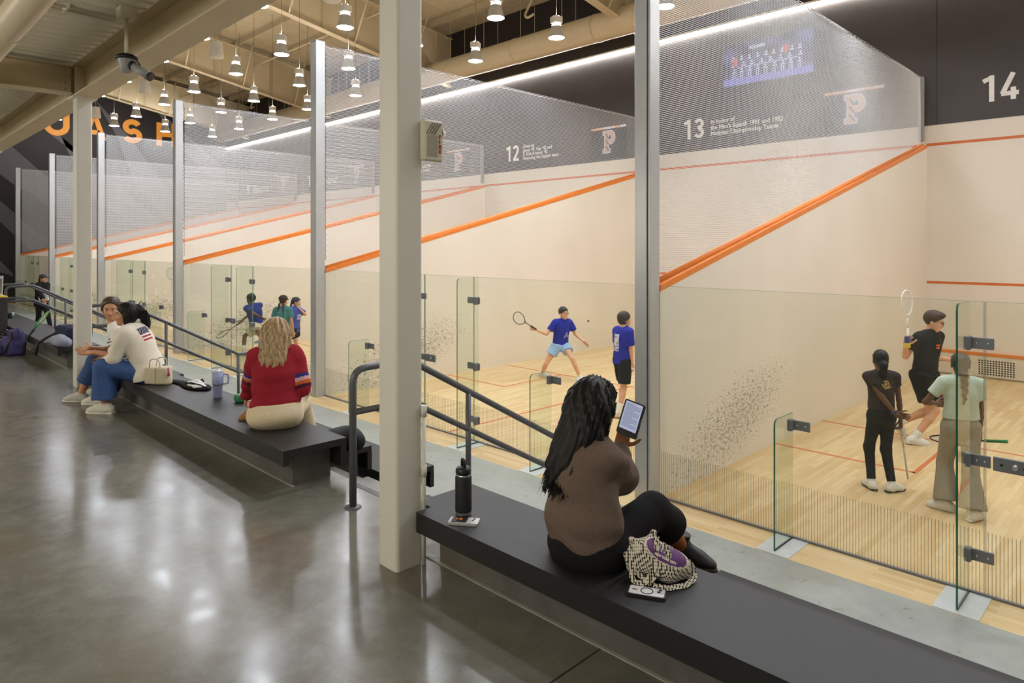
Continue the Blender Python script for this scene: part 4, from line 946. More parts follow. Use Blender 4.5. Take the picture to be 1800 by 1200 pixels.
def torso_cloth(J, g=1.0, female=False, ease=0.016, hem=-0.03, sleeve=0.55, sl_ease=0.018, flare=0.0, collar=True):
    """shirt as blended pieces; hem measured from pelvis along the spine, sleeve 0..1 upper arm, 1..2 forearm"""
    s, f, r, u = J['s'], J['cf'], J['cr'], J['u2']; P_, ch, u1 = J['pelvis'], J['chest'], J['u1']; gg = s * g; e = ease; ax = (r, f, u); fr = nrm(np.cross(u1, J['r'])); ax0 = (J['r'], fr, u1)
    hp = P_ + u1 * hem * s; cut = [(hp, -u1)]; wv = (P_ + ch) / 2; hipf = 1.08 if female else 1.0; shf = 0.93 if female else 1.0
    out = [flat(P_ + u1 * (hem - 0.06) * s, ch - u * 0.02 * s, 0.150 * gg * hipf + e + flare, 0.145 * gg * shf + e, (J['r'] + r), 0.70, 0.05, cut), ell(ch + u * 0.02 * s, (0.150 * gg * shf + e, 0.107 * gg + e, 0.19 * s + e * 0.6), ax, 0.05, cut), cone(J['shL'] * 0.86 + J['shR'] * 0.14, J['shR'] * 0.86 + J['shL'] * 0.14, 0.051 * gg + e * 0.6, k=0.05)]
    nk = J['neck'] + u * 0.012 * s
    for n in 'LR': out.append(cone(J['neck'] - u * (0.012 if collar else 0.04) * s, J['sh' + n] * 0.7 + J['neck'] * 0.3 + u * 0.004 * s, 0.046 * gg + e * 0.5, 0.041 * gg + e * 0.6, 0.04, cut=[(nk, nrm(u - f * 0.55))]))
    for n in 'LR':
        sh, el, wr = J['sh' + n], J['el' + n], J['wr' + n]; a = nrm(el - sh)
        if sleeve <= 1: q = sh + (el - sh) * sleeve; out.append(cone(sh, q + a * 0.03, 0.050 * gg + sl_ease * 0.7, 0.044 * gg + sl_ease, 0.03, cut=[(q, a)]))
        else:
            q = el + (wr - el) * (sleeve - 1); b = nrm(wr - el); out += [cone(sh, el, 0.050 * gg + sl_ease, 0.038 * gg + sl_ease, 0.03), cone(el, q + b * 0.02, 0.038 * gg + sl_ease, 0.028 * gg + sl_ease, 0.02, cut=[(q, b)])]
    if collar: out.append(cone(J['neck'] - u * 0.03 * s, J['neck'] + u * 0.02 * s, 0.066 * gg, 0.060 * gg, 0.03, cut=[(nk, nrm(u - f * 0.55))]))
    return out
def legs_cloth(J, g=1.0, female=False, ease=0.014, frac=1.0, flare=0.0, waist=0.07, end=None):
    """frac 0..1 thigh, 1..2 shin"""
    s = J['s']; gg = s * g; P_, u1 = J['pelvis'], J['u1']; ax0 = (J['r'], nrm(np.cross(u1, J['r'])), u1); hipf = 1.10 if female else 1.0; e = ease
    out = [ell(P_ - u1 * 0.01, (0.155 * gg * hipf + e * 0.8, 0.114 * gg + e * 0.8, 0.135 * gg), ax0, 0.05, cut=[(P_ + u1 * waist * s, u1)]), ell(P_ + u1 * 0.05 * s, (0.138 * gg + e * 0.7, 0.104 * gg + e * 0.7, 0.10 * gg), ax0, 0.05, cut=[(P_ + u1 * waist * s, u1)])]
    for n in 'LR':
        hp, kn, an = J['hip' + n], J['kn' + n], J['an' + n]; a = nrm(kn - hp); b = nrm(an - kn)
        if frac <= 1: q = hp + (kn - hp) * frac; out.append(cone(hp, q + a * 0.03, 0.084 * gg + e, 0.070 * gg + e + flare, 0.04, cut=[(q, a)]))
        else:
            q = kn + (an - kn) * (frac - 1); out += [cone(hp, kn, 0.082 * gg + e, 0.053 * gg + e, 0.04), cone(kn, q + b * 0.02, 0.053 * gg + e, 0.040 * gg + e + flare, 0.03, cut=[(q, b)])]
    return out
def hair_cap(J, hs=1.0, th=0.012, line=0.05, k=0.02, back=0.0):
    s = J['s'] * hs; c, f, r, u = J['head'], J['hf'], J['hr'], J['hu']; n = nrm(u * 0.69 - f * 0.72); p = c + (f * 0.085 + u * line) * s
    return [ell(c + (u * 0.034 - f * 0.016) * s, ((0.076 + th) * s, (0.094 + th) * s, (0.088 + th) * s), (r, f, u), k, cut=[(p, -n)])]
def strands(J, seed=0, amp=0.004, fr=90):
    c, f, r, u = J['head'], J['hf'], J['hr'], J['hu']
    def d(q):
        w = q - c; a = np.arctan2(w @ r, -(w @ f)); h = w @ u
        return amp * (np.sin(a * fr * 0.25 + 6 * h + seed) * 0.6 + np.sin(a * fr * 0.6 - 9 * h + 2 * seed) * 0.4)
    return d
def ud(u, v, t): return CAM + ray(u, v) * t
SK_L = mat('skin_light', (214, 164, 134), 0.5, var=0.03); SK_M = mat('skin_tan', (196, 142, 108), 0.5, var=0.03); SK_D = mat('skin_brown', (104, 68, 48), 0.5, var=0.03); SK_B = mat('skin_olive', (172, 122, 88), 0.5, var=0.03)
H_BLK = mat('black_hair', (15, 12, 12), 0.5, spec=0.28, var=0.2, scale=40); H_BRN = mat('brown_hair', (62, 42, 30), 0.5, var=0.2, scale=40); H_DK = mat('dark_brown_hair', (40, 30, 25), 0.5, var=0.2, scale=40)
t_ = NT('blonde_hair'); tc = t_.n('ShaderNodeTexCoord'); nz = t_.noise(tc.outputs['Object'], 9, 4, 0.6, (9, 9, 1.2))
H_BLD = t_.bsdf(t_.mix(t_.ramp(nz, 0.35, 0.65), lin((112, 88, 58)), lin((186, 158, 112))), 0.45, 0.0, 0.5)
def cloth(name, rgb, rough=0.85, scale=60, var=0.10, bump=0.15):
    return mat(name, rgb, rough, spec=0.2, var=var, scale=scale, bump=bump)
W_SHOE = cloth('white_shoe', (226, 224, 218), 0.6); SOLE_B = mat('dark_sole', (54, 52, 52), 0.7); SOLE_W = mat('pale_sole', (222, 218, 208), 0.6)
BLK = cloth('black_fabric', (25, 24, 25)); LIPS = mat('lip_tone', (168, 96, 84), 0.45)
def racket(name, label, grip, d, face, frame_rgb, grip_rgb, L=0.68, strings=True):
    """grip: butt end; d: direction from butt to head; face: string-bed normal"""
    d = nrm(d); n = nrm(A(*face) - d * float(A(*face) @ d)); sd = np.cross(d, n); g = A(*grip)
    t = thing(name, label, 'racket', tuple(g)); fr = mat('racket_frame_%d_%d_%d' % frame_rgb, frame_rgb, 0.3)
    hc = d * (L - 0.155); loop = [hc + d * 0.155 * math.cos(a) + sd * 0.104 * math.sin(a) * (1 + 0.12 * math.cos(a)) for a in np.linspace(0, 6.2832, 33)[:-1]]
    MB().tube(loop, 0.0085, 8, close=True).build('frame', fr, t)
    b = MB(); e = hc - d * 0.15
    b.tube([d * 0.18, d * 0.32], 0.009, 8); b.tube([d * 0.32, e + sd * 0.028 + d * 0.01], 0.0075, 8); b.tube([d * 0.32, e - sd * 0.028 + d * 0.01], 0.0075, 8); b.build('shaft', fr, t)
    b = MB(); b.tube([d * 0.0, d * 0.01, d * 0.19], [0.017, 0.016, 0.0145], 12); b.build('grip', mat('racket_grip_%d_%d_%d' % grip_rgb, grip_rgb, 0.7), t)
    if strings:
        b = MB()
        for i in range(-7, 8):
            x = i * 0.0125; q = math.sqrt(max(0, 1 - (x / 0.104) ** 2)); b.tube([hc + sd * x - d * 0.150 * q, hc + sd * x + d * 0.150 * q], 0.0009, 4, cap=False)
        for i in range(-10, 11):
            y = i * 0.0135; q = math.sqrt(max(0, 1 - (y / 0.155) ** 2)); b.tube([hc + d * y - sd * 0.102 * q, hc + d * y + sd * 0.102 * q], 0.0009, 4, cap=False)
        b.build('string_bed', mat('racket_string', (214, 210, 200), 0.5), t)
    return t
def person(name_label, pos): return thing('person', name_label, 'person', pos)
def lock(b, pts, r0=0.006, r1=0.002, n=6):
    m = len(pts); b.tube(pts, [r0 + (r1 - r0) * (i / (m - 1)) ** 1.5 for i in range(m)], n)
def add_locks(o, pts_list, m):
    b = MB()
    for p, r0 in pts_list: lock(b, p, r0, r0 * 0.35)
    return b.build('hair_lock', m, o)

# ------------------------------------------------------------------ 1. woman reading in the foreground
def fg_woman():
    t = person('woman with long black hair and taupe sweater reading an e-reader on the near bench', (0, 0, 0))
    wr = ud(1090, 786, 3.42)
    J = skeleton(1.60, (1.855, -3.485, 1.205), 84, lean=-12, up_lean=16, side=-4, head=-4, nod=14, hands={'R': wr, 'L': (1.72, -3.16, 1.40)}, elbows={'R': (0.45, -0.25, -1), 'L': (-0.25, 0.1, -1)},
        feet={'R': ud(1197, 958, 3.50), 'L': (1.70, -2.70, 0.850)}, knees={'R': (0.1, 0.2, 1), 'L': (-0.1, 0, 1)}, footdir={'R': (0.86, 0.44, -0.22), 'L': (0.4, 0.9, 0)}, shw=0.140, shdrop=0.045)
    s = J['s']; c, f, r, u = J['head'], J['hf'], J['hr'], J['hu']
    make_body(t, J, SK_B, 1.0, True, 1.0, {'R': dict(d=nrm(A(0.20, 0.15, 0.9)), palm=(0.5, -0.85, 0.1), curl=8, thumb=58), 'L': dict(curl=35)}, hv=0.006, fv=0.0045)
    tp = torso_cloth(J, 1.0, True, ease=0.030, hem=0.03, sleeve=1.78, sl_ease=0.030, flare=0.035)
    tp += [ell(J['pelvis'] + J['u1'] * 0.13 * s, (0.185, 0.148, 0.105), (J['r'], np.cross(J['u1'], J['r']), J['u1']), 0.06, cut=[(J['pelvis'] + J['u1'] * 0.03, -J['u1'])])]
    for n in 'LR':     # deep dolman sleeves
        m = (J['sh' + n] + J['el' + n]) / 2; tp += [cone(J['chest'] - J['u2'] * 0.03, J['el' + n] + A(0, 0, 0.01), 0.088, 0.062, 0.08), cone(J['el' + n], J['el' + n] + (J['wr' + n] - J['el' + n]) * 0.55, 0.060, 0.044, 0.05)]
    wk1, wk2 = ripple(0.0075, 17, 3, (1, 1, 2.2)), ripple(0.004, 40, 13, (1, 1, 1.6)); wrk = lambda q: wk1(q) + wk2(q); fin = ripple(0.0012, 210, 5)
    sdf_obj('sweater', tp, 0.0075, cloth('taupe_knit', (104, 88, 78), 0.95, 160, 0.16, 0.3), t, lambda q: wrk(q) + fin(q))
    bt = legs_cloth(J, 1.0, True, ease=0.026, frac=1.42, flare=0.030)
    bt += [cone(J['hipR'], J['knR'] + A(0.0, 0, -0.01), 0.088, 0.060, 0.06), cone(J['knR'], J['knR'] + (J['anR'] - J['knR']) * 0.40, 0.062, 0.092, 0.05, cut=[(J['knR'] + (J['anR'] - J['knR']) * 0.45, nrm(J['anR'] - J['knR']))]), ell(J['pelvis'] + A(0, 0.0, -0.03), (0.19, 0.16, 0.095), None, 0.06, cut=[(A(0, 0, 1.132), A(0, 0, -1.0))])]
    for q in bt: q.cut = q.cut + ([(A(0, 0, 1.132), A(0, 0, -1.0))] if q.c[1] < -3.35 and q.c[2] > 1.1 and q.r < 0.2 else [])
    sdf_obj('trousers', bt, 0.009, cloth('black_wool', (21, 20, 21), 0.9, 80), t, ripple(0.004, 22, 9))
    shoes(t, J, mat('black_rubber_boot', (36, 34, 36), 0.45), mat('boot_sole', (66, 58, 44), 0.6), boot=0.045, k=1.05)
    for n in 'RL':
        d = nrm(J['kn' + n] - J['an' + n]); sdf_obj('stocking', [cone(J['an' + n], J['an' + n] + d * 0.26, 0.040, 0.052)], 0.008, mat('rust_stocking', (150, 84, 44), 0.7), t)
    # hair
    at = lambda a, b, d_: c + (r * a + f * b + u * d_) * s
    hp = hair_cap(J, s, 0.020, 0.055)
    Z = A(0, 0, -1.0); rs = random.Random(11)
    hp += [ell(at(0, -0.055, -0.02), (0.105, 0.075, 0.125), (r, f, u), 0.05), flat(at(0, -0.085, -0.05), at(-0.015, -0.125, -0.30), 0.112, 0.105, r, 0.5, 0.05), flat(at(-0.055, -0.06, -0.05), at(-0.085, -0.07, -0.34), 0.062, 0.050, r, 0.7, 0.04), flat(at(0.075, -0.03, -0.03), at(0.085, -0.055, -0.22), 0.055, 0.040, r, 0.7, 0.04), flat(at(-0.02, -0.12, -0.28), at(-0.05, -0.125, -0.42), 0.085, 0.035, r, 0.4, 0.04)]
    cc, rr_, ff = c, r, f
    def wav(q):
        w = q - cc; a = np.arctan2(w @ rr_, -(w @ ff)); h = w @ u
        return 0.006 * np.sin(a * 15 + 7 * np.sin(h * 9)) + 0.0035 * np.sin(a * 37 - 22 * h) + 0.004 * np.sin(h * 34 + 3 * a)
    ho = sdf_obj('hair', hp, 0.0065, H_BLK, t, wav)
    L_ = []
    for i in range(150):
        a = rs.uniform(-1.9, 1.9); rr0 = rs.uniform(0.085, 0.112); top = rs.uniform(-0.10, 0.06); end = rs.uniform(-0.36, -0.47) if abs(a) < 1.2 else rs.uniform(-0.22, -0.36); ph = rs.uniform(0, 6.28); pts = []
        for k in range(9):
            q = k / 8; h = top + (end - top) * q; w = 0.010 * q * math.sin(ph + 11 * q); sp = rr0 + 0.028 * q
            pts.append(at(math.sin(a) * sp * (1.05 - 0.15 * q) + w - 0.02 * q, -math.cos(a) * sp * 0.85 - 0.058 * q - 0.012 + w * 0.5, h))
        L_.append((pts, rs.uniform(0.0035, 0.0075)))
    for i in range(46):
        a = rs.uniform(-1.7, 1.7); pts = []; ph = rs.uniform(0, 6.28)
        for k in range(10):
            q = k / 9; h = 0.02 - rs.uniform(0.43, 0.5) * q; sp = 0.118 + 0.035 * q + 0.012 * math.sin(ph + 9 * q); pts.append(at(math.sin(a) * sp - 0.02 * q, -math.cos(a) * sp * 0.85 - 0.055 * q, h))
        L_.append((pts, 0.0013))
    add_locks(ho, L_, H_BLK)
    # e-reader held in the right hand
    ce = ud(1109, 736, 3.37); Ri, To = A(S2, S2, 0), A(S2, -S2, 0); ax = nrm(Ri * 0.66 + To * 0.72 - UP * 0.14); up = Ri * 0.42 + UP * 0.9 + To * 0.05; up = nrm(up - ax * float(up @ ax)); nm_ = nrm(np.cross(ax, up))
    e = thing('e_reader', 'black e-reader with a lit page, held by the woman in the taupe sweater', 'e-reader', tuple(ce))
    b = MB(); poly = rrect(0.122, 0.172, 0.010, 4); b.prism(poly, -nm_ * 0.0045, ax, up, nm_ * 0.009); b.build('case', BLACKP, e)
    b = MB(); b.prism(rrect(0.102, 0.136, 0.002, 1), nm_ * 0.0047 + up * 0.011, ax, up, nm_ * 0.0006); sc_ = b.build('screen', emis('page_glow', (206, 212, 240), 0.40), e)
    b = MB()
    for i in range(19):
        w = 0.088 * (1 if i % 5 else 0.6); o = nm_ * 0.0056 + up * (0.068 - i * 0.0062); b.prism([(-0.044, 0), (-0.044 + w, 0), (-0.044 + w, 0.0022), (-0.044, 0.0022)], o, ax, up, nm_ * 0.0002)
    b.build('text_line', emis('page_text', (120, 122, 150), 0.30), sc_)
    MB().tube([nm_ * 0.002 + ax * 0.061 - up * 0.02, nm_ * 0.002 + ax * 0.061 + up * 0.02], 0.002, 6).build('page_button', GREYP, e)
# ------------------------------------------------------------------ 2. woman in the red sweater
def red_woman():
    t = person('blonde woman in a dark red sweater with striped sleeves, sitting on the middle bench', (0, 0, 0))
    J = skeleton(1.60, (-1.27, -3.45, 1.240), 154, lean=0, up_lean=12, head=-14, nod=16, hands={'R': ud(517, 692, 5.54), 'L': ud(432, 705, 5.62)}, elbows={'R': (0.25, 0.1, -1), 'L': (-0.35, -0.1, -1)},
        feet={'R': (-1.60, -2.98, 0.85), 'L': (-1.66, -3.42, 1.20)}, knees={'R': (-0.3, 0.15, 1), 'L': (-0.8, 0.6, 0.1)}, footdir={'R': (-0.6, 0.8, 0), 'L': (0.25, -0.95, -0.1)}, shw=0.160)
    s = J['s']; c, f, r, u = J['head'], J['hf'], J['hr'], J['hu']; at = lambda a, b, d_: c + (r * a + f * b + u * d_) * s
    make_body(t, J, SK_L, 1.08, True, 1.0, {'R': dict(d=(-0.45, 0.35, 0.55), palm=(-0.6, 0.3, -0.5), curl=48), 'L': dict(curl=40)}, hv=0.006, fv=0.005)
    tp = torso_cloth(J, 1.12, True, ease=0.022, hem=-0.01, sleeve=1.95, sl_ease=0.020, flare=0.012); wrk = ripple(0.0062, 22, 21, (1, 1, 2.2)); fin = ripple(0.0012, 190, 2)
    cols = [(150, 38, 50), (52, 54, 122), (206, 160, 168), (196, 96, 44), (74, 34, 58)]; ms = [cloth('red_knit', cols[0], 0.95, 150, 0.14, 0.3)] + [cloth('sleeve_stripe_%d' % i, cols[i], 0.95, 150) for i in range(1, 5)]
    def paint(q):
        o = np.zeros(len(q), int)
        for n in 'LR':
            a = J['el' + n] - (J['el' + n] - J['sh' + n]) * 0.42; d = nrm(J['el' + n] - J['sh' + n]); x = (q - a) @ d; rad = np.linalg.norm(q - a - x[:, None] * d, axis=1); lat = ((q - J['chest']) @ J['cr']) * (1 if n == 'R' else -1)
            for i in range(4): m = (x > i * 0.028) & (x < (i + 1) * 0.028) & (rad < 0.10) & (lat > 0.142); o[m] = i + 1
        return o
    sdf_obj('sweater', tp, 0.0075, ms, t, lambda q: wrk(q) + fin(q), paint=paint)
    bt = legs_cloth(J, 1.14, True, ease=0.020, frac=1.86, flare=0.02); bt += [ell(J['pelvis'] + A(0, 0, -0.02), (0.205, 0.17, 0.10), (J['r'], J['f'], UP), 0.06)]
    for q in bt: q.cut = q.cut + ([(A(0, 0, 1.132), A(0, 0, -1.0))] if q.c[1] < -3.2 else [])
    sdf_obj('trousers', bt, 0.0085, cloth('cream_twill', (214, 198, 166), 0.8, 90), t, ripple(0.0045, 24, 4))
    shoes(t, J, mat('tan_leather', (150, 104, 62), 0.5), mat('tan_sole', (92, 62, 40), 0.6))
    hp = hair_cap(J, s, 0.020, 0.055); hp += [ell(at(0, -0.05, -0.03), (0.100, 0.070, 0.12), (r, f, u), 0.05), flat(at(0, -0.075, -0.05), at(0.0, -0.090, -0.232), 0.108, 0.114, r, 0.5, 0.05), flat(at(0.07, -0.02, -0.04), at(0.085, -0.035, -0.20), 0.045, 0.036, f, 0.7, 0.04), flat(at(-0.07, -0.02, -0.04), at(-0.085, -0.035, -0.20), 0.045, 0.036, f, 0.7, 0.04)]
    def wav(q):
        w = q - c; a = np.arctan2(w @ r, -(w @ f)); h = w @ u
        return 0.0045 * np.sin(a * 17 + 3 * np.sin(h * 12)) + 0.0025 * np.sin(a * 41) + np.where(h < -0.15, 0.005 * np.sin(a * 22 + h * 60), 0)
    ho = sdf_obj('hair', hp, 0.0065, H_BLD, t, wav); rs = random.Random(5); L_ = []
    for i in range(150):
        a = rs.uniform(-1.8, 1.8); ph = rs.uniform(0, 6.28); pts = []; sp0 = rs.uniform(0.098, 0.116); end = rs.uniform(-0.262, -0.278)
        for k in range(8):
            q = k / 7; sp = sp0 + 0.010 * q + (0.010 * math.sin(ph) if k > 5 else 0); pts.append(at(math.sin(a) * sp * 1.05, -math.cos(a) * sp * 0.86 - 0.02 * q - 0.01, -0.03 + (end + 0.03) * q))
        L_.append((pts, rs.uniform(0.003, 0.006)))
    add_locks(ho, L_, H_BLD)
    p0 = J['wrR'] + A(-0.01, 0.04, 0.06); b = MB(); d = nrm(A(0.62, 0.55, 0.42)); b.tube([p0 - d * 0.07, p0 - d * 0.055, p0 + d * 0.075], [0.0015, 0.0045, 0.0045], 8)
    tag(b.build('pen', BLACKP), 'slim black pen in the hand of the woman in the red sweater', 'pen')
# ------------------------------------------------------------------ 3./4. two women talking at the far column
def white_woman():
    t = person('woman with black ponytail, off-white sweater with a flag on the back and wide jeans', (0, 0, 0))
    J = skeleton(1.66, (-3.92, -3.55, 1.235), 226, lean=14, up_lean=30, head=30, nod=0, hands={'L': ud(176, 641, 7.02), 'R': ud(172, 636, 7.35)}, elbows={'L': (0.3, -0.2, -1), 'R': (-0.3, 0.4, -1)},
        feet={'L': ud(186, 703, 6.93) * A(1, 1, 0) + A(0, 0, 0.905), 'R': (-4.52, -3.86, 0.905)}, knees={'L': (-0.2, -0.5, 1), 'R': (-0.4, 0, 1)}, footdir={'L': (-0.80, -0.60, 0), 'R': (-0.8, -0.6, 0)})
    s = J['s']; c, f, r, u = J['head'], J['hf'], J['hr'], J['hu']; at = lambda a, b, d_: c + (r * a + f * b + u * d_) * s
    make_body(t, J, SK_M, 1.0, True, 1.0, {'L': dict(d=nrm(A(-0.5, 0.35, -0.2)), curl=35), 'R': dict(curl=30)}, hv=0.006, fv=0.005)
    face_parts(t, J, brow=H_BLK, lips=LIPS)
    tp = torso_cloth(J, 1.08, True, ease=0.028, hem=-0.085, sleeve=1.62, sl_ease=0.028, flare=0.032); wrk = ripple(0.008, 24, 33, (1, 1, 1.6))
    fc_ = [cloth('cream_knit', (226, 218, 202), 0.95, 140), cloth('flag_navy', (44, 52, 84), 0.9), cloth('flag_red', (176, 46, 62), 0.9), cloth('flag_white', (232, 228, 222), 0.9)]
    o0 = J['chest'] - J['cf'] * 0.14 + J['u2'] * 0.045 - J['cr'] * 0.045
    def paint(q):
        w = q - o0; x = -(w @ J['cr']); y = w @ J['u2']; bk = ((q - J['chest']) @ J['cf']) < -0.05; o = np.zeros(len(q), int); ins = bk & (np.abs(x) < 0.062) & (np.abs(y) < 0.075)
        st = (np.floor((y + 0.075) / 0.0185).astype(int) % 2) == 0; o[ins & st] = 2; o[ins & ~st] = 3; cn = ins & (y > 0.0); o[cn] = 1
        star = cn & (np.sin(x * 300) * np.sin(y * 300) > 0.55); o[star] = 3; return o
    sdf_obj('sweater', tp, 0.0065, fc_, t, wrk, paint=paint)
    bt = legs_cloth(J, 1.08, True, ease=0.022, frac=1.80, flare=0.062, waist=0.02)
    for q in bt: q.cut = q.cut + ([(A(0, 0, 1.132), A(0, 0, -1.0))] if q.c[1] > -3.66 else [])
    sdf_obj('jeans', bt, 0.0085, cloth('blue_denim', (66, 92, 142), 0.85, 50, 0.18), t, ripple(0.006, 26, 8, (1.5, 1.5, 0.4)))
    shoes(t, J, cloth('cream_sneaker', (214, 210, 196), 0.7), SOLE_W, k=1.12)
    hp = hair_cap(J, s, 0.016, 0.06); hp += [ell(at(0, -0.04, 0.0), (0.092, 0.075, 0.10), (r, f, u), 0.04), ell(at(0, -0.115, 0.045), (0.045, 0.048, 0.05), None, 0.03), flat(at(0, -0.14, 0.04), at(0.02, -0.19, -0.10), 0.052, 0.058, r, 0.7, 0.03), flat(at(0.02, -0.19, -0.10), at(0.02, -0.185, -0.20), 0.055, 0.02, r, 0.7, 0.03), flat(at(-0.078, 0.0, -0.02), at(-0.085, -0.005, -0.16), 0.030, 0.014, f, 0.6, 0.02), flat(at(-0.06, -0.05, -0.05), at(-0.075, -0.06, -0.20), 0.040, 0.020, f, 0.6, 0.02)]
    ho = sdf_obj('hair', hp, 0.006, [H_BLK, mat('blue_hair_tip', (34, 52, 82), 0.5)], t, strands(J, 3), paint=lambda q: (((q - c) @ u) < -0.125).astype(int))
    rs = random.Random(8); L_ = []
    for i in range(26):
        x = rs.uniform(-0.05, 0.06); y0 = rs.uniform(-0.2, -0.12); L_.append(([at(x, y0, 0.04), at(x * 1.2, y0 - 0.035, -0.03), at(x * 1.4, y0 - 0.03 + rs.uniform(-.02, .02), -0.12), at(x * 1.6, y0 - rs.uniform(0, 0.04), -0.20)], 0.005))
    for i in range(9): x = rs.uniform(-0.03, 0.03); L_.append(([at(x, -0.11, 0.07), at(x * 2, -0.13, 0.115), at(x * 3, -0.15, 0.12 + rs.uniform(0, .03))], 0.0022))
    add_locks(ho, L_, H_BLK)
def striped_woman():
    t = person('woman with short brown hair in a navy striped white tee, gesturing with open hands', (0, 0, 0))
    J = skeleton(1.66, (-4.55, -3.50, 1.235), 250, lean=18, up_lean=30, head=88, nod=6, shdrop=0.05, hands={'L': ud(166, 619, 7.28), 'R': ud(158, 611, 7.46)}, elbows={'L': (0.5, -0.1, -1), 'R': (-0.5, 0.2, -1)},
        feet={'L': (-4.80, -3.98, 0.905), 'R': (-4.95, -3.80, 0.905)}, knees={'L': (-0.2, -0.5, 1), 'R': (-0.4, 0, 1)}, footdir={'L': (-0.7, -0.7, 0), 'R': (-0.85, -0.5, 0)})
    s = J['s']; c, f, r, u = J['head'], J['hf'], J['hr'], J['hu']; at = lambda a, b, d_: c + (r * a + f * b + u * d_) * s
    J['head'] = J['head'] + A(0.01, 0, 0.028); c = J['head']; ld = nrm(A(-0.72, -0.68, -0.12))
    make_body(t, J, SK_M, 1.0, True, 1.04, {'L': dict(d=nrm(ld + A(0, 0, 0.03)), palm=(0.2, -0.35, 0.9), curl=12, spread=10, thumb=55), 'R': dict(d=nrm(ld + A(-0.06, 0.05, -0.10)), palm=(0.25, -0.3, 0.9), curl=16, spread=11, thumb=55)}, hv=0.0048, fv=0.0045)
    face_parts(t, J, 1.04, brow=H_BRN, lips=LIPS)
    tp = torso_cloth(J, 1.05, True, ease=0.020, hem=-0.06, sleeve=0.80, sl_ease=0.020, collar=False); ms = [cloth('white_jersey', (226, 222, 218), 0.9), cloth('navy_stripe', (36, 40, 58), 0.9)]
    def paint(q):
        d = (q - J['neck']) @ J['u2']; o = ((d < -0.105) & (np.mod(d + 0.5, 0.040) < 0.0125)).astype(int)
        for n in 'LR':
            a = nrm(J['el' + n] - J['sh' + n]); x = (q - J['sh' + n]) @ a; rad = np.linalg.norm(q - J['sh' + n] - x[:, None] * a, axis=1); lat = ((q - J['chest']) @ J['cr']) * (1 if n == 'R' else -1); m = (x > 0.06) & (rad < 0.085) & (lat > 0.16); o[m] = ((x[m] > 0.10) & (np.mod(x[m], 0.036) < 0.012)).astype(int)
        return o
    sdf_obj('t_shirt', tp, 0.0062, ms, t, ripple(0.003, 30, 12), paint=paint)
    bt = legs_cloth(J, 1.05, True, ease=0.020, frac=1.62, flare=0.035, waist=0.02)
    for q in bt: q.cut = q.cut + ([(A(0, 0, 1.132), A(0, 0, -1.0))] if q.c[1] > -3.64 else [])
    sdf_obj('jeans', bt, 0.009, cloth('mid_denim', (60, 84, 128), 0.85, 50, 0.18), t, ripple(0.005, 26, 18))
    shoes(t, J, cloth('grey_sneaker', (188, 186, 180), 0.7), SOLE_W)
    hp = hair_cap(J, s * 1.04, 0.014, 0.088); hp += [ell(at(0, -0.035, 0.015), (0.094, 0.085, 0.105), (r, f, u), 0.04, cut=[(at(0, 0.02, 0), nrm(f * 0.9 - u * 0.5))])]
    sdf_obj('hair', hp, 0.006, H_BRN, t, strands(J, 6, 0.004))
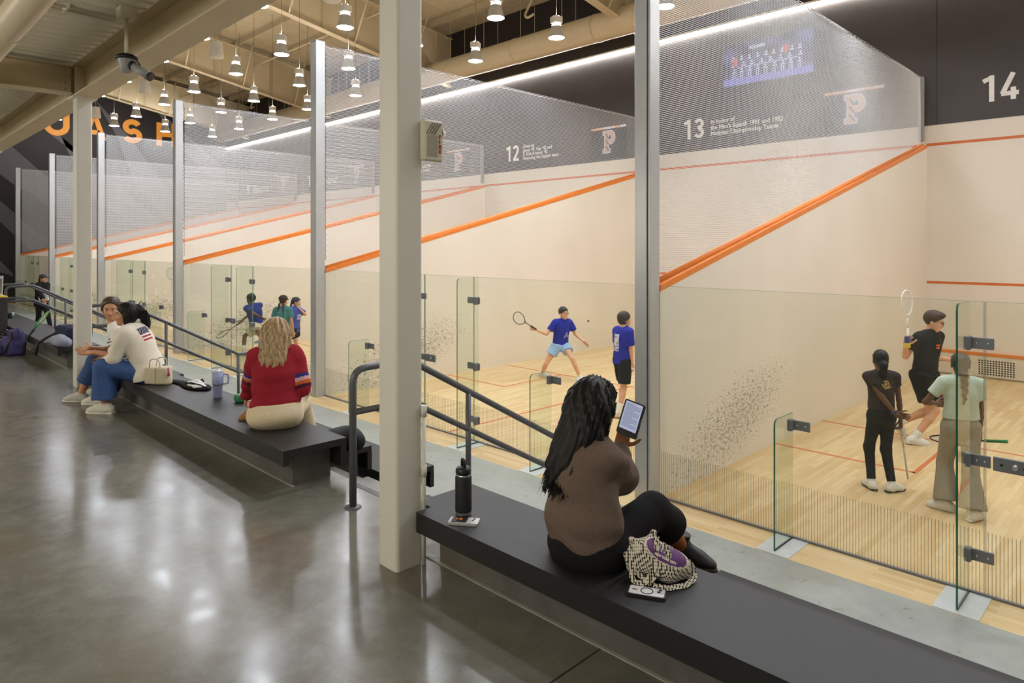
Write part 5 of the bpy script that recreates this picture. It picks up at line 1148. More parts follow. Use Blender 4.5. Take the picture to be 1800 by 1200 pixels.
# ------------------------------------------------------------------ players on the courts
def std_hair(t, J, m, th=0.013, line=0.05, more=(), seed=1, amp=0.004): return sdf_obj('hair', hair_cap(J, 1.0, th, line) + list(more), 0.0075, m, t, strands(J, seed, amp))
def girl_black():
    t = person('girl in black tee and black leggings, one hand behind her back, racket lowered', (0, 0, 0)); px, py = 1.50, 1.84
    f = A(math.cos(math.radians(128)), math.sin(math.radians(128)), 0); r = A(f[1], -f[0], 0); at0 = lambda a, b, z: A(px, py, 0) + r * a + f * b + UP * z
    J = skeleton(1.47, (px, py, 0.775), 128, lean=1, head=-4, nod=4, hands={'L': at0(0.09, -0.155, 0.80), 'R': at0(0.205, 0.02, 0.66)}, elbows={'L': -r * 0.8 - f * 0.9, 'R': r * 0.3 - f}, feet={'L': uz(1532, 848, 0.065), 'R': uz(1568, 853, 0.065)}, footdir={'L': nrm(f - r * 0.1), 'R': nrm(f * 0.45 + r * 0.9)}, shw=0.165, hipw=0.075)
    s = J['s']; c, hf, hr, hu = J['head'], J['hf'], J['hr'], J['hu']; at = lambda a, b, d_: c + (hr * a + hf * b + hu * d_) * s
    make_body(t, J, SK_D, 0.86, True, 1.06, {'L': dict(d=nrm(r * 1.0 - UP * 0.15), palm=-f, curl=30), 'R': dict(curl=62, d=(0, 0, -1), palm=-r)})
    ms = [cloth('washed_black_tee', (56, 47, 46), 0.9), mat('gold_print', (176, 142, 84), 0.6)]; o0 = J['chest'] - J['cf'] * 0.1 + J['u2'] * 0.055
    def paint(q):
        w = q - o0; x = w @ J['cr']; y = w @ J['u2']; rr = np.hypot(x - 0.01, y); a = np.arctan2(y, x - 0.01); bk = ((q - J['chest']) @ J['cf']) < -0.04
        return (bk & (((np.abs(rr - 0.032) < 0.007) & (a < 2.2)) | ((rr < 0.016)) | ((np.abs(y + 0.042 - x * 0.2) < 0.006) & (np.abs(x - 0.03) < 0.035)))).astype(int)
    sdf_obj('t_shirt', torso_cloth(J, 0.88, True, ease=0.014, hem=0.07, sleeve=0.42, sl_ease=0.014), 0.0065, ms, t, ripple(0.0035, 28, 41), paint=paint)
    sdf_obj('leggings', legs_cloth(J, 0.86, True, ease=0.013, frac=1.90, waist=0.10), 0.0085, cloth('black_legging', (30, 29, 30), 0.7), t, ripple(0.0015, 30, 6))
    shoes(t, J, W_SHOE, SOLE_B, sock=0.06)
    std_hair(t, J, H_BLK, 0.010, 0.05, [cone(at(0, -0.085, -0.03), at(0, -0.115, -0.055), 0.036, 0.040, 0.02), flat(at(0, -0.115, -0.05), at(0.0, -0.105, -0.17), 0.036, 0.030, hr, 0.8, 0.02), flat(at(0.0, -0.105, -0.17), at(0.0, -0.10, -0.22), 0.030, 0.014, hr, 0.8, 0.02)])
    MB().tube([at(0, -0.100, -0.025 + 0.0) + (hr * math.cos(a) * 0.03 + hu * math.sin(a) * 0.03) * s for a in np.linspace(0, 6.28, 13)[:-1]], 0.006, 6, close=True).build('hair_tie', BLK, t)
    MB().tube([at(0.078, 0.0, -0.05) + (hf * math.cos(a) * 0.017 + hu * math.sin(a) * 0.02) * s for a in np.linspace(0, 6.28, 15)[:-1]], 0.0018, 5, close=True).build('hoop_earring', BOLT, t)
    w = J['wrL']; fd = nrm(J['wrL'] - J['elL']); b = MB(); x_, y_, _ = frame(fd); b.tube([w - fd * 0.03 + (x_ * math.cos(a) + y_ * math.sin(a)) * 0.029 for a in np.linspace(0, 6.28, 15)[:-1]], 0.009, 6, close=True); b.build('wristband', mat('blue_band', (58, 62, 104), 0.5), t)
    g = J['wrR'] + A(0, 0, 0.02) + f * 0.02; racket('squash_racket', 'white squash racket pointing at the floor in the right hand of the girl in black', g, ud(1597, 850, 7.02) - g, (0.93, 0.28, 0), (196, 188, 176), (220, 214, 206), L=0.62)
def girl_sage():
    t = person('girl with a dark braid, sage tee and wide grey trousers behind the tall glass fin', (0, 0, 0)); px, py = 2.20, 1.70; H = 1.53
    f = A(math.cos(math.radians(122)), math.sin(math.radians(122)), 0); r = A(f[1], -f[0], 0); at0 = lambda a, b, z: A(px, py, 0) + r * a + f * b + UP * z
    J = skeleton(H, (px + 0.03, py + 0.03, 0.81), 122, lean=1, head=-14, nod=3, hands={'L': at0(-0.10, 0.20, 0.98), 'R': at0(0.215, 0.04, 0.66)}, elbows={'L': -r - f * 0.6 - UP * 0.3, 'R': r * 0.3 - f}, feet={'L': uz(1664, 884, 0.07), 'R': uz(1710, 902, 0.07)}, footdir={'L': nrm(f * 0.6 - r * 0.8), 'R': nrm(f * 0.6 + r * 0.7)}, shw=0.168)
    s = J['s']; c, hf, hr, hu = J['head'], J['hf'], J['hr'], J['hu']; at = lambda a, b, d_: c + (hr * a + hf * b + hu * d_) * s
    make_body(t, J, SK_D, 0.9, True, 1.05, {'L': dict(curl=35), 'R': dict(curl=60, d=(0, 0, -1), palm=-r)})
    sdf_obj('t_shirt', torso_cloth(J, 0.94, True, ease=0.020, hem=0.085, sleeve=0.60, sl_ease=0.024, flare=0.012), 0.007, cloth('sage_cotton', (186, 196, 180), 0.9), t, ripple(0.0045, 24, 51))
    sdf_obj('trousers', legs_cloth(J, 0.96, True, ease=0.022, frac=1.93, flare=0.062, waist=0.10), 0.0085, cloth('grey_flannel', (150, 140, 122), 0.95), t, ripple(0.004, 22, 52, (1.4, 1.4, 0.3)))
    shoes(t, J, W_SHOE, SOLE_W)
    more = [ell(at(0, -0.075, -0.06), (0.05, 0.04, 0.06), None, 0.03)]; p = at(0.0, -0.098, -0.07)
    for i in range(8): q = at(0.006 * (-1) ** i + 0.02, -0.125 - 0.012 * (i == 3) + 0.006 * max(0, i - 4), -0.105 - i * 0.040); more.append(ell(q, (0.033 - 0.002 * i, 0.028, 0.030), None, 0.012))
    std_hair(t, J, H_DK, 0.012, 0.05, more, 4)
    g = ud(1771, 776, 6.42); racket('squash_racket', 'squash racket with a green grip held by the girl in the sage tee', g, nrm((J['wrR'] - UP * 0.06) - g) + A(-0.75, 0.75, -0.35), (0.3, 0.5, 1), (40, 42, 44), (52, 128, 70))
def coach():
    t = person('young man in black shirt and black shorts striding with a raised racket', (0, 0, 0)); D = 8.72
    J = skeleton(1.80, ud(1625, 660, D) * A(1, 1, 0) + A(0, 0, 0.90), -24, lean=6, up_lean=8, head=30, nod=16, hands={'R': ud(1592, 606, D - 0.22), 'L': ud(1676, 632, D - 0.02)}, elbows={'R': ud(1574, 640, D) - ud(1610, 600, D), 'L': (-0.5, -0.4, -0.4)},
        feet={'L': uz(1607, 770, 0.08) * A(1, 1, 0) + A(0.0, 0, 0.085), 'R': ud(1582, 742, D + 0.25)}, knees={'L': (1, 0.2, 0), 'R': (1, 0.1, -0.3)}, footdir={'L': nrm(A(0.75, 0.62, -0.12)), 'R': nrm(A(0.35, 0.35, -0.85))}, shw=0.170)
    make_body(t, J, SK_L, 0.95, False, 1.0, {'R': dict(d=nrm(A(0.2, 0.25, 0.9)), palm=(0.4, -0.7, 0), curl=62, thumb=50), 'L': dict(curl=22)})
    face_parts(t, J, glasses=BLACKP, brow=H_BRN, lips=LIPS)
    ms = [cloth('black_sport_shirt', (34, 33, 35), 0.8), mat('orange_print', (206, 84, 38), 0.6)]
    def paint(q):
        w = q - (J['chest'] + J['u2'] * 0.05 + J['cf'] * 0.1); x = w @ J['cr']; y = w @ J['u2']; fr = ((q - J['chest']) @ J['cf']) > 0.03; x = x + 0.01
        return (fr & (np.abs(x) < 0.032) & (np.abs(y) < 0.028) & ((np.abs(y) > 0.008) | (np.abs(x) < 0.012)) & (np.abs(np.abs(y) - 0.018) < 0.014)).astype(int)
    sdf_obj('sport_shirt', torso_cloth(J, 0.98, False, ease=0.020, hem=-0.03, sleeve=0.62, sl_ease=0.022), 0.0075, ms, t, ripple(0.004, 26, 61), paint=paint)
    def paint2(q):
        a = J['hipL'] + (J['knL'] - J['hipL']) * 0.52; w = q - a; dd = nrm(J['knL'] - J['hipL']); y = w @ dd; out = (w @ nrm(J['f'] * 0.9 + J['r'] * -0.2)) > 0.05; x = w @ J['r']
        return (out & (np.abs(y) < 0.045) & (np.abs(x + 0.03) < 0.022) & (np.abs(np.sin(y * 90)) > 0.35)).astype(int)
    sdf_obj('shorts', legs_cloth(J, 1.0, False, ease=0.026, frac=0.74, flare=0.014, waist=0.0), 0.0085, [cloth('black_short', (28, 28, 30), 0.8), mat('orange_print', (206, 84, 38), 0.6)], t, ripple(0.004, 26, 62), paint=paint2)
    shoes(t, J, W_SHOE, SOLE_W, sock=0.10)
    std_hair(t, J, H_BRN, 0.012, 0.068, [ell(J['head'] + J['hu'] * 0.105 + J['hf'] * 0.055, (0.06, 0.05, 0.026), (J['hr'], J['hf'], J['hu']), 0.03)], seed=9, amp=0.006)
    w, fd = J['wrL'], nrm(J['wrL'] - J['elL']); x_, y_, _ = frame(fd); b = MB(); b.tube([w - fd * 0.025 + (x_ * math.cos(a) + y_ * math.sin(a)) * 0.029 for a in np.linspace(0, 6.28, 15)[:-1]], 0.010, 6, close=True); b.build('watch', BLACKP, t)
    g = J['wrR'] + A(0.03, 0.0, 0.0); racket('squash_racket', 'white squash racket held upright by the young man in black', g + UP * 0.02, ud(1593, 500, D - 0.2) - g, (1, -0.35, 0), (226, 222, 218), (216, 212, 206), L=0.66)
    p = thing('ball_can', 'small blue and yellow ball can in the hand of the young man in black', 'can', tuple(ud(1595, 601, D - 0.32))); 
    MB().lathe([(0, -0.07), (0.033, -0.07), (0.034, -0.065), (0.034, -0.01)], n=20).build('can_body', mat('can_yellow', (214, 184, 58), 0.4), p); MB().lathe([(0.034, -0.01), (0.034, 0.055), (0.031, 0.06), (0.031, 0.07), (0, 0.072)], n=20).build('can_label', mat('can_blue', (54, 62, 112), 0.4), p)
def boy_stand():
    t = person('boy in royal blue tee and black shorts standing with his racket lowered', (0, 0, 0)); D = 10.23; px, py = ud(1094, 720, D)[:2]
    J = skeleton(1.56, (px, py, 0.83), 75, lean=2, head=-18, nod=2, hands={'R': ud(1113, 661, D - 0.12), 'L': ud(1088, 650, D + 0.35)}, elbows={'R': (0.1, -0.9, 0), 'L': (-1, 0, 0)}, feet={'L': ud(1090, 715, D + 0.22) * A(1, 1, 0) + A(0, 0, 0.07), 'R': uz(1087, 726, 0.07)}, footdir={'R': nrm(A(0.6, 0.55, 0)), 'L': nrm(A(0.6, 0.7, 0))}, shw=0.168)
    make_body(t, J, SK_L, 0.92, False, 1.05, {'R': dict(curl=55), 'L': dict(curl=30)})
    ms = [cloth('royal_blue_tee', (38, 46, 156), 0.85), mat('white_print', (222, 222, 226), 0.7)]
    def paint(q):
        w = q - J['chest']; x = w @ J['cr']; y = w @ J['u2']; bk = (w @ J['cf']) < -0.03; n = np.sin(x * 130 + 2 * np.sin(y * 60)) * np.sin(y * 75 + 3 * np.sin(x * 80))
        return (bk & (np.abs(x + 0.01) < 0.055) & (y < 0.09) & (y > -0.17) & (n > -0.12)).astype(int)
    sdf_obj('t_shirt', torso_cloth(J, 0.98, False, ease=0.024, hem=-0.07, sleeve=0.78, sl_ease=0.026, flare=0.022), 0.0075, ms, t, ripple(0.0045, 24, 71), paint=paint)
    sdf_obj('shorts', legs_cloth(J, 0.95, False, ease=0.022, frac=0.86, flare=0.012, waist=0.0), 0.009, cloth('navy_black_short', (26, 27, 34), 0.85), t, ripple(0.004, 24, 72))
    shoes(t, J, cloth('tan_white_shoe', (216, 204, 188), 0.6), mat('tan_gum_sole', (150, 112, 84), 0.6), sock=0.16)
    std_hair(t, J, H_DK, 0.018, 0.045, [ell(J['head'] - J['hf'] * 0.03 - J['hu'] * 0.02, (0.078, 0.065, 0.07), None, 0.03)], 3)
    g = J['wrR'] + A(-0.01, -0.02, -0.05); racket('squash_racket', 'squash racket with a white grip hanging from the hand of the standing boy in blue', g, (0.45, 0.62, -0.45), (0.2, 0.4, 1), (200, 200, 204), (226, 224, 220))
def boy_lunge():
    t = person('boy in royal blue tee and pale blue shorts lunging with racket out', (0, 0, 0)); D = 12.95
    J = skeleton(1.60, ud(985, 612, D) * A(1, 1, 0) + A(0, 0, 0.66), -22, lean=10, up_lean=12, side=0, head=12, nod=2, hands={'R': ud(941, 579, D - 0.15), 'L': ud(1026, 600, D - 0.1)}, elbows={'R': (0, -0.3, -1), 'L': (0, 0.2, -0.4)}, feet={'R': uz(953, 655, 0.075), 'L': uz(1020, 664, 0.075)}, knees={'R': ud(955, 640, D - 0.5) - ud(970, 620, D), 'L': ud(1010, 630, D - 0.4) - ud(1000, 620, D)}, footdir={'R': nrm(A(0.35, 0.1, -0.1)), 'L': nrm(A(0.75, 0.55, 0))}, shw=0.168)
    make_body(t, J, SK_L, 0.90, False, 1.02, {'R': dict(curl=60), 'L': dict(curl=14, spread=9)})
    face_parts(t, J, glasses=BLACKP, brow=H_DK, lips=LIPS)
    ms = [cloth('blue_tee', (36, 46, 158), 0.85), mat('pale_print', (150, 160, 212), 0.7)]
    def paint(q):
        w = q - J['chest']; x = w @ J['cr']; y = w @ J['u2'] + 0.08; fr = (w @ J['cf']) > 0.02; x = x + 0.05
        a = np.abs(np.abs(x) - (0.055 - y) * 0.35) < 0.008; return (fr & (np.abs(y) < 0.06) & (np.abs(x) < 0.05) & (a | (np.abs(y + 0.02) < 0.006))).astype(int)
    sdf_obj('t_shirt', torso_cloth(J, 0.95, False, ease=0.024, hem=-0.05, sleeve=0.66, sl_ease=0.026), 0.0075, ms, t, ripple(0.005, 24, 81), paint=paint)
    sdf_obj('shorts', legs_cloth(J, 0.95, False, ease=0.026, frac=0.50, flare=0.02, waist=0.0), 0.0085, cloth('pale_blue_short', (150, 184, 226), 0.8), t, ripple(0.004, 26, 82))
    shoes(t, J, cloth('white_blue_shoe', (212, 222, 230), 0.6), SOLE_W, sock=0.06)
    std_hair(t, J, H_DK, 0.014, 0.055, seed=5)
    g = J['wrR'] + A(0.02, 0.03, -0.01); racket('squash_racket', 'squash racket swung out to the side by the lunging boy in blue', g, ud(918, 563, D - 0.4) - g, (0.55, -0.75, 0.4), (96, 88, 80), (48, 40, 42))
    o = MB().lathe([(0.02 * math.sin(a), -0.02 * math.cos(a)) for a in np.linspace(0, math.pi, 9)], n=14).build('squash_ball', BLACKP); o.location = tuple(ud(1034, 564, 12.6)); tag(o, 'small black squash ball flying in the air between the two boys in blue', 'ball')
def girl_teal():
    t = person('girl with two brown braids in a teal tee and black leggings, seen from behind', (0, 0, 0)); D = 13.9; px, py = ud(497, 600, D)[:2]
    J = skeleton(1.53, (px, py, 0.815), 128, lean=1, head=-6, nod=2, shw=0.165); at = lambda a, b, d_: J['head'] + (J['hr'] * a + J['hf'] * b + J['hu'] * d_) * J['s']
    make_body(t, J, SK_L, 0.88, True, 1.05, {}, vox=0.013, hv=0.008, fv=0.006)
    sdf_obj('t_shirt', torso_cloth(J, 0.95, True, ease=0.024, hem=0.04, sleeve=0.62, sl_ease=0.024), 0.009, cloth('teal_tee', (72, 132, 136), 0.9), t, ripple(0.005, 24, 91))
    sdf_obj('leggings', legs_cloth(J, 0.9, True, ease=0.010, frac=1.85, waist=0.09), 0.011, BLK, t)
    shoes(t, J, W_SHOE, SOLE_W, sock=0.08)
    more = []
    for q in (-1, 1):
        for i in range(9): more.append(ell(at(q * (0.05 + 0.003 * i) + 0.004 * (-1) ** i, -0.085 - 0.005 * min(i, 5), -0.06 - i * 0.034), (0.022 - 0.0008 * i, 0.019, 0.022), None, 0.01))
    std_hair(t, J, H_BRN, 0.008, 0.05, more)
    sdf_obj('cap', [ell(J['head'] + J['hu'] * 0.045 - J['hf'] * 0.012, (0.088, 0.106, 0.085), (J['hr'], J['hf'], J['hu']), 0.02, cut=[(J['head'] + J['hu'] * 0.035, -J['hu'])]), flat(at(0, 0.10, 0.045), at(0, 0.155, 0.032), 0.055, 0.045, J['hr'], 0.2, 0.01)], 0.008, cloth('brown_cap', (58, 46, 40), 0.85), t)
def girl_blue():
    t = person('girl in violet blue tee and black shorts with one hand at her forehead', (0, 0, 0)); D = 14.6; px, py = ud(517, 600, D)[:2]; hd = 30
    J = skeleton(1.46, (px, py, 0.77), hd, lean=3, head=20, nod=6, hands={'L': ud(525, 541, D - 0.05), 'R': None}, elbows={'L': ud(540, 556, D) - ud(524, 550, D) - UP * 0.1}, feet={'R': uz(514, 634, 0.07), 'L': uz(519, 626, 0.07)}, footdir={'R': (0.7, 0.3, 0), 'L': (0.7, 0.4, 0)}, shw=0.165); at = lambda a, b, d_: J['head'] + (J['hr'] * a + J['hf'] * b + J['hu'] * d_) * J['s']
    make_body(t, J, SK_L, 0.85, True, 1.05, {'L': dict(d=nrm(A(-0.3, -0.2, 0.35)), curl=10)}, vox=0.012, hv=0.007, fv=0.006); face_parts(t, J, brow=H_DK, lips=LIPS)
    ms = [cloth('violet_blue_tee', (74, 84, 176), 0.9), mat('white_print', (222, 222, 226), 0.7)]
    def paint(q):
        w = q - J['chest']; y = w @ J['u2']; x = w @ J['cr']; return (((w @ J['cf']) > 0.03) & (np.abs(x) < 0.06) & (np.abs(y + 0.02) < 0.06) & (np.mod(y, 0.04) < 0.02)).astype(int)
    sdf_obj('t_shirt', torso_cloth(J, 0.95, True, ease=0.028, hem=-0.09, sleeve=0.7, sl_ease=0.026), 0.009, ms, t, ripple(0.005, 24, 95), paint=paint)
    sdf_obj('shorts', legs_cloth(J, 0.9, True, ease=0.018, frac=0.55, flare=0.015, waist=0.0), 0.010, BLK, t)
    shoes(t, J, W_SHOE, SOLE_W, sock=0.08)
    std_hair(t, J, H_DK, 0.012, 0.06, [flat(at(0, -0.1, 0), at(0, -0.13, -0.16), 0.035, 0.02, J['hr'], 0.8)]); MB().tube([at(0.083 * math.cos(a), -0.01 + 0.102 * math.sin(a), 0.055 + 0.012 * math.sin(a)) for a in np.linspace(0, 6.28, 25)[:-1]], 0.010, 6, close=True).build('headband', mat('navy_headband', (48, 50, 110), 0.7), t)
def boy_twelve():
    t = person('boy with dark curly hair in navy tee and khaki shorts, lunging low', (0, 0, 0)); D = 15.8
    J = skeleton(1.62, ud(452, 583, D) * A(1, 1, 0) + A(0, 0, 0.70), 196, lean=14, up_lean=22, twist=-30, head=20, nod=8, hands={'R': ud(416, 571, D - 0.1), 'L': ud(462, 560, D - 0.25)}, elbows={'R': (0, 0.2, -1), 'L': (0.8, -0.2, -0.2)}, feet={'R': uz(428, 620, 0.075), 'L': uz(487, 640, 0.075)}, knees={'R': ud(420, 590, D) - ud(440, 600, D), 'L': (0.3, -0.3, 1)}, footdir={'R': nrm(A(-0.5, -0.6, 0)), 'L': nrm(A(-0.4, -0.6, 0))})
    make_body(t, J, SK_D, 0.95, False, 1.03, {'R': dict(curl=58), 'L': dict(curl=30)}, vox=0.013, hv=0.008, fv=0.0065)
    sdf_obj('t_shirt', torso_cloth(J, 1.0, False, ease=0.024, hem=-0.06, sleeve=0.72, sl_ease=0.026), 0.009, cloth('navy_tee', (36, 52, 118), 0.9), t, ripple(0.005, 24, 99))
    sdf_obj('shorts', legs_cloth(J, 1.0, False, ease=0.028, frac=0.82, flare=0.014, waist=0.0), 0.010, cloth('khaki_short', (186, 180, 152), 0.85), t, ripple(0.004, 24, 98))
    shoes(t, J, cloth('blue_grey_shoe', (120, 140, 150), 0.6), SOLE_W, sock=0.18)
    h = J['head'] + J['hu'] * 0.035 - J['hf'] * 0.015; rs = np.random.RandomState(2); more = []
    for i in range(46):
        v = nrm(rs.normal(size=3)); 
        if v @ (J['hu'] * 0.69 - J['hf'] * 0.72) > -0.15: more.append(ell(h + v * A(0.088, 0.088, 0.088), (0.024, 0.024, 0.024), None, 0.01))
    std_hair(t, J, H_BLK, 0.02, 0.05, more); g = J['wrR'] + A(0.01, 0.01, -0.02); racket('squash_racket', 'squash racket stretched low by the lunging boy in the navy tee', g, ud(396, 584, D - 0.25) - g, (0.2, -0.3, 1), (60, 60, 62), (40, 40, 40))
def hidden_player():
    t = person('player mostly hidden behind a side wall, only a raised racket hand showing', (0, 0, 0)); p = ud(334, 560, 18.1)
    J = skeleton(1.70, (p[0], p[1], 0.91), 190, hands={'R': None, 'L': ud(304, 508, 17.75)}, elbows={'L': (0, 0, -1)})
    make_body(t, J, SK_D, 1.0, False, 1.0, {'L': dict(curl=58, d=(0, 0, 1))}, vox=0.014, hv=0.009, fv=0.007)
    sdf_obj('t_shirt', torso_cloth(J, 1.0, hem=-0.05, sleeve=0.6), 0.011, cloth('grey_tee', (120, 120, 124), 0.9), t); sdf_obj('shorts', legs_cloth(J, 1.0, frac=0.8), 0.011, BLK, t); shoes(t, J, W_SHOE, SOLE_W, vox=0.009); std_hair(t, J, H_DK)
    g = ud(303.5, 512, 17.72); racket('squash_racket', 'pale squash racket held upright beside the post of court twelve', g, ud(299, 470, 17.7) - g, (0.75, -0.6, 0), (214, 210, 190), (230, 226, 214), L=0.62)
def walker():
    t = person('woman in black jacket, black trousers and cap walking with white papers', (0, 0, 0)); D = 19.9; px, py = ud(63, 560, D)[:2]; py = -1.55
    J = skeleton(1.72, (px, py, 0.92), 35, lean=4, head=6, nod=4, hands={'R': ud(78, 532, D - 0.3), 'L': ud(80, 530, D + 0.1)}, elbows={'R': (-0.6, -0.6, -0.5), 'L': (-0.5, 0.3, -0.5)}, feet={'R': (px - 0.22, py - 0.10, 0.10), 'L': (px + 0.22, py + 0.20, 0.08)})
    at = lambda a, b, d_: J['head'] + (J['hr'] * a + J['hf'] * b + J['hu'] * d_) * J['s']
    make_body(t, J, SK_M, 1.0, True, 1.0, {'R': dict(curl=35), 'L': dict(curl=35)}, vox=0.014, hv=0.009, fv=0.007)
    sdf_obj('jacket', torso_cloth(J, 1.12, True, ease=0.03, hem=-0.14, sleeve=1.9, sl_ease=0.026), 0.011, cloth('black_jacket', (24, 23, 26), 0.85), t, ripple(0.006, 20, 55)); sdf_obj('trousers', legs_cloth(J, 1.0, True, ease=0.012, frac=1.92), 0.012, BLK, t); shoes(t, J, BLK, SOLE_B, vox=0.009)
    std_hair(t, J, H_DK, 0.010, 0.05, [flat(at(0, -0.10, -0.02), at(0, -0.14, -0.18), 0.035, 0.025, J['hr'], 0.8)])
    sdf_obj('cap', [ell(J['head'] + J['hu'] * 0.045 - J['hf'] * 0.012, (0.090, 0.108, 0.085), (J['hr'], J['hf'], J['hu']), 0.02, cut=[(J['head'] + J['hu'] * 0.035, -J['hu'])]), flat(at(0, 0.10, 0.045), at(0, 0.165, 0.030), 0.055, 0.045, J['hr'], 0.2, 0.01)], 0.009, cloth('grey_cap', (58, 56, 60), 0.85), t)
    c = ud(77, 521, D - 0.12); b = MB(); b.obox((0, 0, 0), (0.10, 0.09, 0.02), (-0.01, 0.01, 0.0), (-0.03, 0.0, 0.11)); b.obox((0.02, -0.01, 0.02), (0.09, 0.10, -0.02), (-0.006, 0.006, 0.0), (0.02, 0.0, 0.12)); o = b.build('paper_sheet', mat('white_paper', (230, 228, 226), 0.8)); o.location = tuple(c); tag(o, 'loose white papers carried by the woman in black walking past the far glass', 'papers')
for fn in (fg_woman, red_woman, white_woman, striped_woman, girl_black, girl_sage, coach, boy_stand, boy_lunge, girl_teal, girl_blue, boy_twelve, hidden_player, walker):
    fn()
# ================================================================== small things on the benches and floor
STL = mat('satin_steel', (190, 190, 188), 0.3, metal=0.85)
def bottle():
    t = thing('water_bottle', 'black insulated water bottle with loop lid standing on the near bench', 'bottle', (1.09, -3.56, 1.13))
    MB().lathe([(0, 0.0), (0.041, 0.0), (0.042, 0.006), (0.042, 0.018)], n=28).build('steel_base', STL, t)
    MB().lathe([(0.0425, 0.018), (0.0435, 0.022), (0.0435, 0.195), (0.041, 0.202), (0.036, 0.204)], n=28).build('bottle_body', mat('black_powder_coat', (34, 34, 37), 0.6), t)
    MB().lathe([(0.037, 0.203), (0.037, 0.214), (0.03, 0.214)], n=28).build('steel_neck', STL, t)
    l = MB().lathe([(0.039, 0.212), (0.041, 0.216), (0.041, 0.238), (0.034, 0.246), (0.022, 0.25), (0, 0.25)], n=28).build('lid', BLACKP, t)
    MB().tube(fillet([(-0.022, 0.010, 0.24), (-0.020, 0.008, 0.285), (0.020, -0.008, 0.285), (0.022, -0.010, 0.24)], 0.012), 0.0075, 8).build('loop_handle', BLACKP, l)
def phone(loc, rz, label, case_m, back_m, extra):
    t = thing('phone', label, 'phone', loc, rz)
    MB().prism(rrect(0.154, 0.078, 0.011, 5), (0, 0, 0), (1, 0, 0), (0, 1, 0), (0, 0, 0.012)).build('case', case_m, t)
    MB().prism(rrect(0.140, 0.064, 0.008, 5), (0, 0, 0.0118), (1, 0, 0), (0, 1, 0), (0, 0, 0.001)).build('back_panel', back_m, t)
    cm = MB().prism(rrect(0.034, 0.036, 0.009, 4), (0.050, 0.008, 0.0126), (1, 0, 0), (0, 1, 0), (0, 0, 0.0022)).build('camera_island', extra, t)
    b = MB()
    for q in (-0.008, 0.009): b.lathe([(0, 0.0165), (0.0065, 0.0165), (0.0065, 0.0145)], (0.050 + q * 0.3, 0.008 + q, 0), 12)
    b.build('camera_lens', BLACKP, cm); return t
bottle()
t = phone((1.175, -3.63, 1.13), 0.62, 'phone in a clear case with a black card wallet, lying by the black bottle', mat('clear_case', (170, 172, 174), 0.15), mat('pale_phone_back', (196, 192, 190), 0.25), mat('pale_island', (206, 208, 214), 0.2))
w = MB().prism(rrect(0.078, 0.060, 0.005, 3), (-0.022, 0, 0.0128), (1, 0, 0), (0, 1, 0), (0, 0, 0.004)).build('card_wallet', BLACKP, t)
b = MB()
for q in ((-0.040, 0.004, 0.006, 0.014), (-0.032, -0.004, 0.012, 0.006), (-0.020, 0.006, 0.014, 0.012), (-0.010, -0.002, 0.005, 0.022), (-0.015, -0.006, 0.012, 0.005)): b.prism(rrect(q[2], q[3], 0.002, 2), (q[0], q[1], 0.0168), (1, 0, 0), (0, 1, 0), (0, 0, 0.0006))
b.build('emblem', mat('wallet_orange', (222, 120, 44), 0.5), w)
t = phone((2.235, -3.575, 1.13), 0.46, 'white phone in a black case with a ring, beside the tote bag', BLACKP, mat('white_phone_back', (224, 224, 228), 0.25), mat('white_island', (204, 204, 210), 0.25))
b = MB(); ring = [(0.0 + 0.024 * math.cos(a), 0.024 * math.sin(a)) for a in np.linspace(0, 6.2832, 33)[:-1]]; b.tube([(p[0], p[1], 0.013) for p in ring], 0.0022, 6, close=True); b.box(-0.058, -0.038, -0.003, 0.003, 0.0126, 0.0138); b.build('magnet_ring', BLACKP, t)
